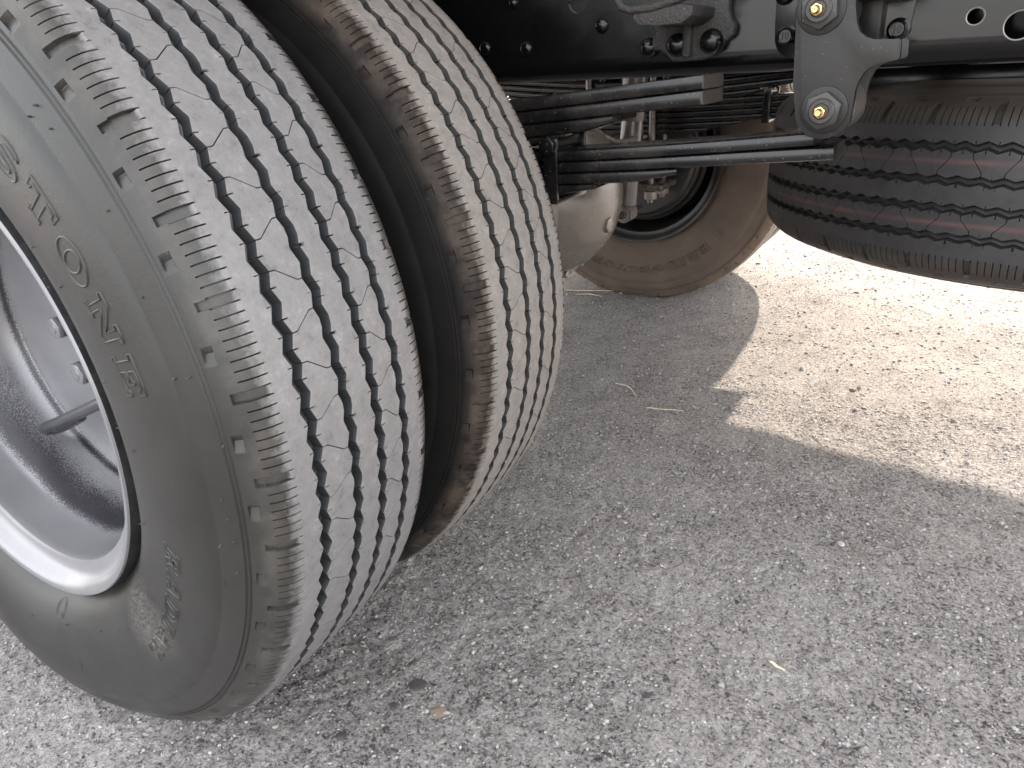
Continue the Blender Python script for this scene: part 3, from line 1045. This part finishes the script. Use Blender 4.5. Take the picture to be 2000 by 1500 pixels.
# --- frame rails
def rail(y0, s, holes):
    """C channel: web plane y0, s=+1 when the flanges turn towards +y"""
    part = sub('frame_rail')
    R = .022
    z0, z1, t, fl = .6095, .835, .007, .075
    pts = [(y0 + s * fl, z0)]
    for k in range(9):
        a = k / 8 * PI / 2
        pts.append((y0 + s * (R - R * math.sin(a)), z0 + R - R * math.cos(a)))
    for k in range(9):
        a = k / 8 * PI / 2
        pts.append((y0 + s * (R - R * math.cos(a)), z1 - R + R * math.sin(a)))
    pts.append((y0 + s * fl, z1))
    inner = [(y0 + s * fl, z1 - t)]
    r = R - t
    for k in range(9):
        a = PI / 2 - k / 8 * PI / 2
        inner.append((y0 + s * (R - r * math.cos(a)), z1 - R + r * math.sin(a)))
    for k in range(9):
        a = PI / 2 - k / 8 * PI / 2
        inner.append((y0 + s * (R - r * math.sin(a)), z0 + R - r * math.cos(a)))
    inner.append((y0 + s * fl, z0 + t))
    bm = prism_bm(pts + inner, -3.2, 1.45, 0, 1, 'YZ')
    o = finish('rail_channel', bm, BLACK, part, 30)
    if holes:
        cb = bmesh.new()
        for x, z, r in holes:
            lathe_bm([(y0 - .03, 0), (y0 - .03, r), (y0 + .03, r), (y0 + .03, 0)], 40, 'Y', bm=cb, c=(x, 0, z))
        bmesh.ops.recalc_face_normals(cb, faces=cb.faces[:])
        cme = bpy.data.meshes.new('cut')
        cb.to_mesh(cme)
        cb.free()
        co = bpy.data.objects.new('cut', cme)
        COL.objects.link(co)
        md = o.modifiers.new('b', 'BOOLEAN')
        md.object = co
        md.solver = 'EXACT'
        bpy.context.view_layer.update()
        dg = bpy.context.evaluated_depsgraph_get()
        me2 = bpy.data.meshes.new_from_object(o.evaluated_get(dg))
        o.modifiers.clear()
        o.data = me2
        bpy.data.objects.remove(co)
        me2.shade_smooth()
        me2.set_sharp_from_angle(angle=math.radians(30))
        # worn bright lips of the drilled holes
        for x, z, r in holes:
            if z > .66:
                continue
            lb = lathe_bm([(y0 + .0002, r + .0012), (y0 - .0007, r + .0006), (y0 - .0002, r - .0003), (y0 + .003, r - .0003)], 40, 'Y', c=(x, 0, z))
            finish('hole_lip', lb, BOLT, part, 60)
    return part
YW = .572
r_near = rail(YW, 1, [(.7442, .6490, .0068), (.779, .6395, .0115), (.347, .6935, .012), (1.05, .66, .009)])
r_far = rail(YM - YW, -1, [])
def rivet(x, z, rad, h, parent, y=YW, mat=None, base=.001, name='rivet'):
    return finish(name, dome_bm(x, z, y, rad, h, base=base), mat or BLACK, parent, 40)
for x, z, rad in ((.3778, .6667, .0085), (.2767, .6483, .0085), (.2171, .6516, .0085), (.262, .699, .006)):
    rivet(x, z, rad, .005, r_near)

# hanger plate behind the shackle with its numbered bolts
hg = sub('spring_hanger')
poly = [(.569, .76), (.5705, .655)] + [(.592 + .0205 * math.cos(math.radians(a)), .6425 + .0205 * math.sin(math.radians(a))) for a in range(190, 271, 16)] + \
       [(.592, .6218), (.676, .6203)] + [(.676 + .0165 * math.cos(math.radians(a)), .6365 + .0165 * math.sin(math.radians(a))) for a in range(280, 361, 16)] + [(.695, .665), (.697, .76)]
finish('hanger_plate', prism_bm(poly, YW - .0045, YW + .001, .0018, 2), BLACK, hg, 35)
bm = lathe_bm([(.487, .0), (.487, .021), (.492, .0225), (.562, .0235), (.566, .031), (.569, .034)], 40, 'Y', c=(.6297, 0, .6600))
finish('hanger_boss', bm, CAST, hg, 35)
bm = box_bm(.652, .672, .535, .570, .630, .70, .003)
finish('hanger_rib', bm, SATIN, hg, 35)
bm = box_bm(.640, .700, .50, .570, .6665, .70, .006)
finish('hanger_rib', bm, SATIN, hg, 35)
def marked_bolt(x, z, rad):
    prof = [(YW - .004, rad * 1.25), (YW - .0065, rad * 1.25), (YW - .0075, rad), (YW - .0155, rad * .95), (YW - .0165, rad * .85), (YW - .0160, rad * .74), (YW - .0150, rad * .70), (YW - .0150, 0)]
    o = finish('bolt', lathe_bm(prof, 32, 'Y', c=(x, 0, z)), BLACK, hg, 30)
    bm = bmesh.new()
    k = rad * .62
    box_bm(x - k * .62, x - k * .38, YW - .0162, YW - .0148, z - k * .75, z + k * .75, .0002, bm, 1)
    ring_o = [(x + k * .28 + k * .38 * math.cos(a * PI / 10), z + k * .75 * math.sin(a * PI / 10)) for a in range(20)]
    ring_i = [(x + k * .28 + k * .16 * math.cos(a * PI / 10), z + k * .52 * math.sin(a * PI / 10)) for a in range(20)]
    for yy in (YW - .0162,):
        A = [bm.verts.new((a, yy, b)) for a, b in ring_o]
        B = [bm.verts.new((a, yy, b)) for a, b in ring_i]
        A2 = [bm.verts.new((a, YW - .0148, b)) for a, b in ring_o]
        B2 = [bm.verts.new((a, YW - .0148, b)) for a, b in ring_i]
        for q in range(20):
            w = (q + 1) % 20
            bm.faces.new((A[q], A[w], B[w], B[q]))
            bm.faces.new((A[q], A[w], A2[w], A2[q]))
            bm.faces.new((B[q], B[w], B2[w], B2[q]))
    finish('bolt_marking', bm, SATIN, hg, 30)
marked_bolt(.5835, .6430, .0080)
marked_bolt(.6838, .6425, .0080)
rivet(.578, .681, .010, .006, hg, YW - .0045)

# --- cast bump bracket on the rail
cb = sub('cast_bracket')
poly = [(.4312, .72), (.440, .665), (.4470, .6591 - .004), (.4420, .6459), (.4440, .6370), (.4525, .6367), (.4590, .6325), (.4660, .6255), (.4750, .6245), (.4968, .6250), (.5100, .6280), (.5165, .6330), (.5225, .6412),
        (.5316, .6470), (.5330, .6564), (.5275, .6635), (.5250, .672), (.5260, .72)]
finish('bracket_plate', prism_bm(poly, .5585, YW + .001, .003, 3), CAST, cb, 40)
finish('bracket_rib', prism_bm([(.4800, .628), (.4885, .628), (.4900, .668), (.4795, .668)], .550, .560, .003, 3), CAST, cb, 40)
shelf = [(.4490, .6660), (.4560, .6605), (.4760, .6585), (.5000, .6590), (.5105, .6655), (.5120, .6740), (.4990, .6770), (.4600, .6735), (.4500, .6715)]
finish('bracket_shelf', prism_bm(shelf, .487, .560, .002, 2), CAST, cb, 40)
bm = tube_bm([(.4290, .490, .705), (.4300, .4895, .690), (.4370, .489, .6785), (.4480, .4885, .6745), (.4700, .488, .6755), (.5000, .488, .6815), (.5200, .488, .690)], .0042, 12)
finish('bracket_rim', bm, CAST, cb, 60)
rivet(.4375, .6409, .0105, .010, cb, .566, BLACK, .004)
rivet(.4725, .6414, .0120, .011, cb, .5585, BLACK, .001)
rivet(.5095, .6427, .0125, .011, cb, .5585, BLACK, .001)

# --- leaf springs
def zmain(x):
    return .5300 + .07 * x * x
def zhelp(x):
    return .5680 + .0842 * math.sqrt(x * x + .012)

def leaf_bm(f, x0, x1, th, y0, y1, n=44, bev=.0038, off=0.0, taper=0.0):
    bm = bmesh.new()
    rings = []
    for i in range(n + 1):
        x = x0 + (x1 - x0) * i / n
        zt = f(x) - off
        e = .0005
        slope = (f(x + e) - f(x - e)) / (2 * e)
        t = Vector((1, 0, slope)).normalized()
        nn = Vector((-t.z, 0, t.x))
        thx = th
        if taper:
            thx = th * min(1, .45 + .55 * min(x - x0, x1 - x) / taper)
        P0 = Vector((x, 0, zt))
        ring = []
        b = min(bev, thx * .45)
        for yy, d in ((y0 + b, 0), (y1 - b, 0), (y1 - b * .3, b * .3), (y1, b), (y1, thx - b), (y1 - b * .3, thx - b * .3), (y1 - b, thx), (y0 + b, thx), (y0 + b * .3, thx - b * .3), (y0, thx - b), (y0, b), (y0 + b * .3, b * .3)):
            p = P0 - nn * d
            ring.append(bm.verts.new((p.x, yy, p.z)))
        rings.append(ring)
    m = len(rings[0])
    for A, B in zip(rings[:-1], rings[1:]):
        for k in range(m):
            bm.faces.new((A[k], A[(k + 1) % m], B[(k + 1) % m], B[k]))
    bm.faces.new(rings[0])
    bm.faces.new(rings[-1][::-1])
    return bm

def spring_pack(y0, y1, part_label, mirror=False):
    """main pack and helper pack, y0 the face looking away from the frame centre"""
    sp = sub('leaf_spring')
    if part_label:
        sp['label'] = part_label
    T = .0122
    for i, (xa, xb) in enumerate(((-.63, .632), (-.60, .651), (-.50, .500), (-.41, .403), (-.30, .30), (-.22, .22))):
        ins = .0006 * (i % 2)
        if i == 1:
            g = lambda x: zmain(x) - (T + .0004) - (.0012 * max(0, x - .57) / .06)
            bm = leaf_bm(g, xa, xb, T, y0 + ins, y1 - ins)
        else:
            bm = leaf_bm(zmain, xa, xb, T, y0 + ins, y1 - ins, off=i * (T + .0005), taper=.05 if i > 1 else 0)
        finish('leaf', bm, BLACK_SPRING, sp, 28)
    # eye at the shackle end
    eye = lathe_bm([(y0, .0120), (y0, .0215), (y1, .0215), (y1, .0120)], 36, 'Y', True, c=(.6420, 0, .5795))
    finish('spring_eye', eye, BLACK_SPRING, sp, 30)
    Hh = .0142
    for i, (xa, xb) in enumerate(((-.54, .5225), (-.54, .5225), (-.43, .427), (-.33, .335))):
        bm = leaf_bm(zhelp, xa, xb, Hh, y0 + .0005 * (i % 2), y1 - .0005 * (i % 2), off=i * (Hh + .0004), taper=.04 if i > 1 else 0)
        finish('leaf', bm, BLACK_SPRING, sp, 28)
    for i in range(2):
        bm = leaf_bm(zhelp, .5216, .5240, Hh - .0012, y0 + .0002, y1 - .0002, 2, .0022, off=i * (Hh + .0006) + .0006)
        finish('leaf_end', bm, ENDGREY, sp, 28)
    # rebound clip: two side plates, a strap below and a bolt in a spacer tube above
    xc, hw = .3520, .0085
    for yy0, yy1 in ((y0 - .0052, y0 - .0004), (y1 + .0004, y1 + .0052)):
        finish('clip_plate', prism_bm([(xc - hw, .4835), (xc + hw, .4835), (xc + hw + .0006, .5530), (xc - hw, .5530)], yy0, yy1, .0012, 2), BLACK_SPRING, sp, 35)
    finish('clip_strap', box_bm(xc - hw, xc + hw, y0 - .0052, y1 + .0052, .4800, .4860, .0012), BLACK_SPRING, sp, 35)
    finish('clip_tube', tube_bm([(xc, y0 - .0004, .5455), (xc, y1 + .0004, .5455)], .0062, 16), SATIN, sp, 60)
    ys = y0 - .0052 if not mirror else y1 + .0052
    d = -1 if not mirror else 1
    finish('clip_bolt', hexnut_bm(xc, .5455, ys + d * .008, ys, .0105, .3, .001), BLACK_SPRING, sp, 35)
    for yy in (y0 - .009, y1 + .009):
        for xx in (-.085, .085):
            finish('u_bolt', tube_bm([(xx, yy, .292), (xx, yy, .60)], .008, 12), TUBE, sp, 60)
            finish('u_bolt_nut', hexnut_bm(xx, yy, .300, .320, .0165, .2, .0012, 'Z'), BOLT, sp, 35)
    finish('spring_plate', box_bm(-.12, .12, y0 - .025, y1 + .025, .322, .338, .004), TUBE, sp, 35)
    return sp
SY0, SY1 = .490, .558
spring_pack(SY0, SY1, 'near leaf spring running to the shackle')
spring_pack(YM - SY1, YM - SY0, 'far leaf spring behind the shock absorber', True)

# --- shackles
UP, LO = (.6300, .6610), (.6415, .5790)
def shackle(front_y, d, hook=True):
    sh = sub('shackle')
    out = [(.6085, .6780), (.6125, .6000), (.6165, .5790)]
    out += [(LO[0] + .0250 * math.cos(math.radians(a)), LO[1] + .0250 * math.sin(math.radians(a))) for a in range(190, 346, 12)]
    out += [(.6650, .5860), (.6652, .5950), (.6670, .6020), (.6700, .6085), (.6745, .6130), (.6820, .6158), (.6920, .6172), (.6946, .6185), (.6950, .6210), (.6943, .6322), (.6925, .6342),
            (.6830, .6344), (.6750, .6349), (.6690, .6368), (.6630, .6415), (.6595, .6490), (.6575, .6600)]
    out += [(UP[0] + .0270 * math.cos(math.radians(a)), UP[1] + .0010 + .0270 * math.sin(math.radians(a))) for a in range(0, 145, 12)]
    for nm, y0, y1 in (('shackle_plate', front_y, front_y + d * .0115), ('shackle_plate', front_y + d * .0845, front_y + d * .0945)):
        pl = [(x, z) for x, z in out]
        bm = prism_bm(pl, min(y0, y1), max(y0, y1), .0026, 3)
        if nm and y0 == front_y:
            bmesh.ops.subdivide_edges(bm, edges=[e for e in bm.edges if max(v.co.x for v in e.verts) > .668 and abs(e.verts[0].co.x - e.verts[1].co.x) > .006], cuts=3)
            for v in bm.verts:
                if v.co.x > .6665:
                    q = v.co.x - .6665
                    v.co.y += d * (q * q * 26 if q < .016 else .0067 + (q - .016) * .83)
        else:
            for v in bm.verts:
                v.co.y += d * .5 * max(0, v.co.x - .675)
        finish(nm, bm, SATIN, sh, 42)
    for cx, cz, rt in ((UP[0], UP[1], .62), (LO[0], LO[1], .36)):
        yf = front_y
        bm = lathe_bm([(yf + d * .001, .0205), (yf - d * .0018, .0200), (yf - d * .0022, .0190), (yf - d * .0022, .012)], 44, 'Y', c=(cx, 0, cz))
        finish('washer', bm, SATIN, sh, 35)
        bm = hexnut_bm(cx, cz, min(yf - d * .0130, yf - d * .0018), max(yf - d * .0130, yf - d * .0018), .0168, rt, .0016)
        finish('shackle_nut', bm, NUTM, sh, 35)
        bm = lathe_bm([(yf - d * .010, .0112), (yf - d * .0150, .0110), (yf - d * .0162, .0098), (yf - d * .0162, .0070), (yf - d * .0155, .0060), (yf - d * .0155, 0)], 36, 'Y', c=(cx, 0, cz))
        finish('pin_end', bm, NUTM, sh, 35)
        bm = hexnut_bm(cx - .0008, cz - .0006, min(yf - d * .0205, yf - d * .015), max(yf - d * .0205, yf - d * .015), .0052, rt, .0006)
        finish('nipple_hex', bm, BRASS, sh, 30)
        bm = lathe_bm([(yf - d * .0200, .0036), (yf - d * .0225, .0034), (yf - d * .0240, .0024), (yf - d * .0262, .0030), (yf - d * .0275, .0024), (yf - d * .0275, .0009), (yf - d * .0265, 0)], 22, 'Y', c=(cx - .0008, 0, cz - .0006))
        finish('grease_nipple', bm, BRASS, sh, 40)
        bm = lathe_bm([(front_y + d * .0118, .0225), (front_y + d * .0140, .0245), (front_y + d * .082, .0245), (front_y + d * .0842, .0225)], 36, 'Y', c=(cx, 0, cz))
        finish('bush', bm, ENDGREY if cz < .6 else CAST, sh, 35)
    return sh
sh1 = shackle(.4745, 1)
sh1['label'] = 'near shackle plate with two brass grease nipples'
shackle(YM - .4745, -1)

# --- shock absorbers
def shock(y, label=None):
    s = sub('shock_absorber')
    if label:
        s['label'] = label
    A, B, Cc = Vector((.0925, y, .640)), Vector((.0835, y, .500)), Vector((.0715, y, .306))
    finish('dust_cover', tube_bm([A, B + (A - B).normalized() * .002, B], [.0298, .0298, .0288], 36), TUBE, s, 40)
    finish('damper_tube', tube_bm([B + (A - B) * .05, B, Cc + (B - Cc) * .02, Cc], [.0262, .0262, .0262, .0215], 36), TUBE, s, 40)
    bm = lathe_bm([(y - .020, .0115), (y - .020, .0205), (y + .020, .0205), (y + .020, .0115)], 36, 'Y', True, c=(.0715, 0, .2870))
    finish('shock_eye', bm, AXLE, s, 35)
    finish('shock_bush', lathe_bm([(y - .0215, 0), (y - .0215, .0125), (y + .0215, .0125), (y + .0215, 0)], 28, 'Y', c=(.0715, 0, .2870)), FLAPM, s, 35)
    finish('shock_washer', lathe_bm([(y - .0225, .005), (y - .0225, .0155), (y - .0250, .0155), (y - .0250, .005)], 32, 'Y', c=(.0715, 0, .2870)), BOLT, s, 35)
    finish('shock_nut', hexnut_bm(.0715, .2870, y - .036, y - .025, .0100, .2, .001), NUTM, s, 35)
    finish('shock_stud', lathe_bm([(y - .046, 0), (y - .046, .0045), (y - .030, .0052), (y + .09, .0052)], 20, 'Y', c=(.0715, 0, .2870)), NUTM, s, 35)
    return s
shock(1.38, 'shock absorber standing before the far leaf spring')
shock(YM - 1.38 - .02)

# --- cross members and a pipe run over the axle
finish('cross_member', box_bm(-.42, -.34, YW + .01, YM - YW - .01, .64, .80, .008), BLACK, truck, 35, (0, -YC, 0))
finish('cross_member', box_bm(.66, .74, YW + .01, YM - YW - .01, .66, .82, .008), BLACK, truck, 35, (0, -YC, 0))
finish('bump_stop', box_bm(-.05, .05, YM - YW + .0, YM - YW + .06, .61, .66, .01), FLAPM, truck, 35, (0, -YC, 0))
finish('wiring_pipe', tube_bm([(-.6, 1.30, .615), (-.2, 1.31, .605), (0, 1.30, .60), (.12, 1.27, .612), (.35, 1.27, .63)], .009, 12), AXLE, truck, 60, (0, -YC, 0))

finish('spare_carrier', box_bm(.60, 1.45, .80, 1.30, .572, .604, .004), BLACK, truck, 35, (0, -YC, 0))
finish('hole_backing', box_bm(.70, 1.20, YW + .030, YW + .036, .622, .82, .001), BLACK, truck, 35, (0, -YC, 0))  # added dark backing so the rail holes let no light through
# mudguard added out of view over the near pair to shade the treads
arc_o = [(.515 * math.cos(math.radians(a)), H_AXLE + .515 * math.sin(math.radians(a))) for a in range(58, 181, 6)]
arc_i = [(.509 * math.cos(math.radians(a)), H_AXLE + .509 * math.sin(math.radians(a))) for a in range(180, 57, -6)]
finish('unseen_mudguard', prism_bm(arc_o + arc_i, -.045, .475), FLAPM, truck, 30, (0, -YC, 0))
# --- body, side sill and mud flaps added out of view to cast the shade
finish('unseen_shade_body', box_bm(-3.2, 1.55, .08, YM + .06, 1.22, 1.40, .02), BODYM, truck, 35, (0, -YC, 0))
sill = prism_bm([(-3.2, 1.226), (-3.2, .78), (.468, .78), (.468, .5825), (1.56, .640), (1.56, 1.226)], YM + .01, YM + .05, .003)
finish('unseen_shadow_sill', sill, BODYM, truck, 35, (0, -YC, 0))  # added unseen, lower edge shaped to cast the shadow line
finish('unseen_mud_flap', prism_bm([(-.518, .22), (-.510, .22), (-.510, .40), (-.518, .40)], -.03, .46, .002), FLAPM, truck, 35, (0, -YC, 0))  # added unseen flap blocking light from ahead of the wheels
finish('unseen_mud_flap', prism_bm([(.365, .515), (.472, .508), (.472, .95), (.365, .95)], YM + .012, YM + .049, .003), FLAPM, truck, 35, (0, -YC, 0))

# ------------------------------------------------------------------ spare wheel slung under the rails
sp = empty('spare_wheel', (.887, 1.049, .4635))
sp.scale = (1.012, 1.012, 1.012)
tag(sp, 'new black spare wheel with faded red tread lines slung flat under the frame', 'spare wheel')
zax = Vector((.008, .034, 1)).normalized()
xax = Vector((1, 0, 0)) - zax * zax.x
xax.normalize()
# local y -> world -z direction so that the lettered face looks up
yax = -zax
R3 = Matrix((xax, yax, xax.cross(yax))).transposed()
sp.rotation_euler = R3.to_euler()
t = link('tyre', TY_FREE, R_SPR, sp)
rim_obj(RIM_INNER, RIMBLK, sp)
finish('carrier_disc', lathe_bm([(-.06, 0), (-.06, .09), (.128, .09), (.128, 0)], 40, 'Y'), RIMBLK, sp, 35)

# ------------------------------------------------------------------ loose things on the ground
def gz(x, y):
    return float(ground_h(np.array([x]), np.array([y]))[0])

STR = [
    ('pale bent straw stalk on the shaded asphalt right of the inner tyre', (.206, 1.02), (.262, .985), .014, .0012),
    ('straight straw stalk lying nearer than the bent one, right of the inner tyre', (.304, .940), (.372, .958), .0, .0011),
    ('long thin straw lying beside the foot of the far tyre', (-.235, 1.585), (-.065, 1.640), .0, .0017),
    ('short straw crossing the long one by the far tyre', (-.165, 1.570), (-.085, 1.578), .01, .0015),
    ('small pale straw scrap alone on the near asphalt toward the lower right', (.665, .394), (.682, .388), .0, .0018),
]
for lab, a, b, sag, rad in STR:
    pts = []
    for i in range(9):
        f = i / 8
        x = a[0] + (b[0] - a[0]) * f
        y = a[1] + (b[1] - a[1]) * f + sag * math.sin(PI * f)
        pts.append((x, y, gz(x, y) + rad + .0012))
    o = finish('straw_stalk', tube_bm(pts, [rad * (.6 + .4 * math.sin(PI * min(1, .15 + i / 8))) for i in range(9)], 7), STRAW, None, 60)
    tag(o, lab, 'straw', 'straw scraps on the asphalt')

def pebble(x, y, rad, flat, mat, lab, seed, emb=.35):
    bm = bmesh.new()
    bmesh.ops.create_icosphere(bm, subdivisions=3, radius=1)
    r = np.random.default_rng(seed)
    ax_ = [Vector(r.normal(size=3)).normalized() for _ in range(9)]
    cut = [.62 + .3 * r.random() for _ in range(9)]
    for v in bm.verts:
        for A, c in zip(ax_, cut):
            d = v.co.dot(A)
            if d > c:
                v.co -= A * (d - c)
    for v in bm.verts:
        v.co = Vector((v.co.x * rad, v.co.y * rad * (.7 + .3 * (seed % 3) / 2), v.co.z * rad * flat))
    o = finish('pebble', bm, mat, None, 30, (x, y, gz(x, y) + rad * flat * (1 - 2 * emb) * .9))
    o.rotation_euler[2] = seed * 1.3
    tag(o, lab, 'pebble', 'loose pebbles on the asphalt')

PEBS = [
    (.329, .178, .0125, .22, PEB_D, 'largest dark flat stone bedded in the asphalt below the outer tyre', 3),
    (.323, .143, .0055, .5, PEB_D, 'small sharp black pebble left of the pale brown flake', 4),
    (.372, .160, .0090, .22, PEB_B, 'pale brown flake right of the small sharp black pebble', 5),
    (.422, .237, .0050, .5, PEB_L, 'small bluish white pebble in the middle of the near asphalt', 6),
    (.300, .085, .0060, .45, PEB_D, 'dark pebble nearest the bottom left, below the outer tyre', 7),
    (.560, .285, .0055, .4, PEB_D, 'round dark pebble on the near asphalt right of the bluish white one', 8),
    (.700, .655, .0060, .5, PEB_L, 'bright white pebble in the shade just short of the sunlit edge', 9),
    (.640, 1.200, .0075, .5, PEB_B, 'brownish pebble lying alone on the sunlit asphalt', 10),
]
for a in PEBS:
    pebble(*a)

# grit: thousands of tiny stones bedded in the surface
def grit():
    ico = bmesh.new()
    bmesh.ops.create_icosphere(ico, subdivisions=1, radius=1)
    ico.verts.ensure_lookup_table()
    V = np.array([v.co[:] for v in ico.verts])
    F = np.array([[v.index for v in f.verts] for f in ico.faces])
    ico.free()
    n1, n2 = 30000, 9000
    r = np.random.default_rng(21)
    X = np.concatenate([r.uniform(-.4, 1.05, n1), r.uniform(-.3, 1.9, n2)])
    Y = np.concatenate([r.uniform(-.2, 1.15, n1), r.uniform(1.0, 2.5, n2)])
    n = n1 + n2
    s = np.clip(r.lognormal(math.log(.00135), .40, n), .0006, .0040)
    s[n1:] *= 1.5
    Z = ground_h(X, Y) + s * r.uniform(-.25, .25, n)
    a = r.uniform(0, 2 * PI, n)
    sx, sy, sz = s * r.uniform(.8, 1.5, n), s * r.uniform(.6, 1.1, n), s * r.uniform(.35, .8, n)
    jit = 1 + .28 * r.standard_normal((n, len(V)))
    L = V[None] * jit[..., None]
    lx, ly, lz = L[..., 0] * sx[:, None], L[..., 1] * sy[:, None], L[..., 2] * sz[:, None]
    wx = lx * np.cos(a)[:, None] - ly * np.sin(a)[:, None] + X[:, None]
    wy = lx * np.sin(a)[:, None] + ly * np.cos(a)[:, None] + Y[:, None]
    wz = lz + Z[:, None]
    co = np.stack([wx, wy, wz], -1).reshape(-1, 3)
    fi = (F[None] + (np.arange(n) * len(V))[:, None, None]).reshape(-1)
    me = bpy.data.meshes.new('grit')
    me.vertices.add(len(co))
    me.vertices.foreach_set('co', co.reshape(-1).astype(np.float32))
    me.loops.add(len(fi))
    me.loops.foreach_set('vertex_index', fi.astype(np.int32))
    me.polygons.add(len(fi) // 3)
    me.polygons.foreach_set('loop_start', np.arange(0, len(fi), 3, dtype=np.int32))
    me.update(calc_edges=True)
    sh = np.clip(r.beta(1.3, 1.5, n), 0, 1)
    fattr(me, 'shade', np.repeat(sh, len(V)))
    o = link('gravel_grit', me, GRIT)
    tag(o, 'tiny loose stones and grit bedded all over the asphalt', 'gravel', None, 'stuff')
grit()
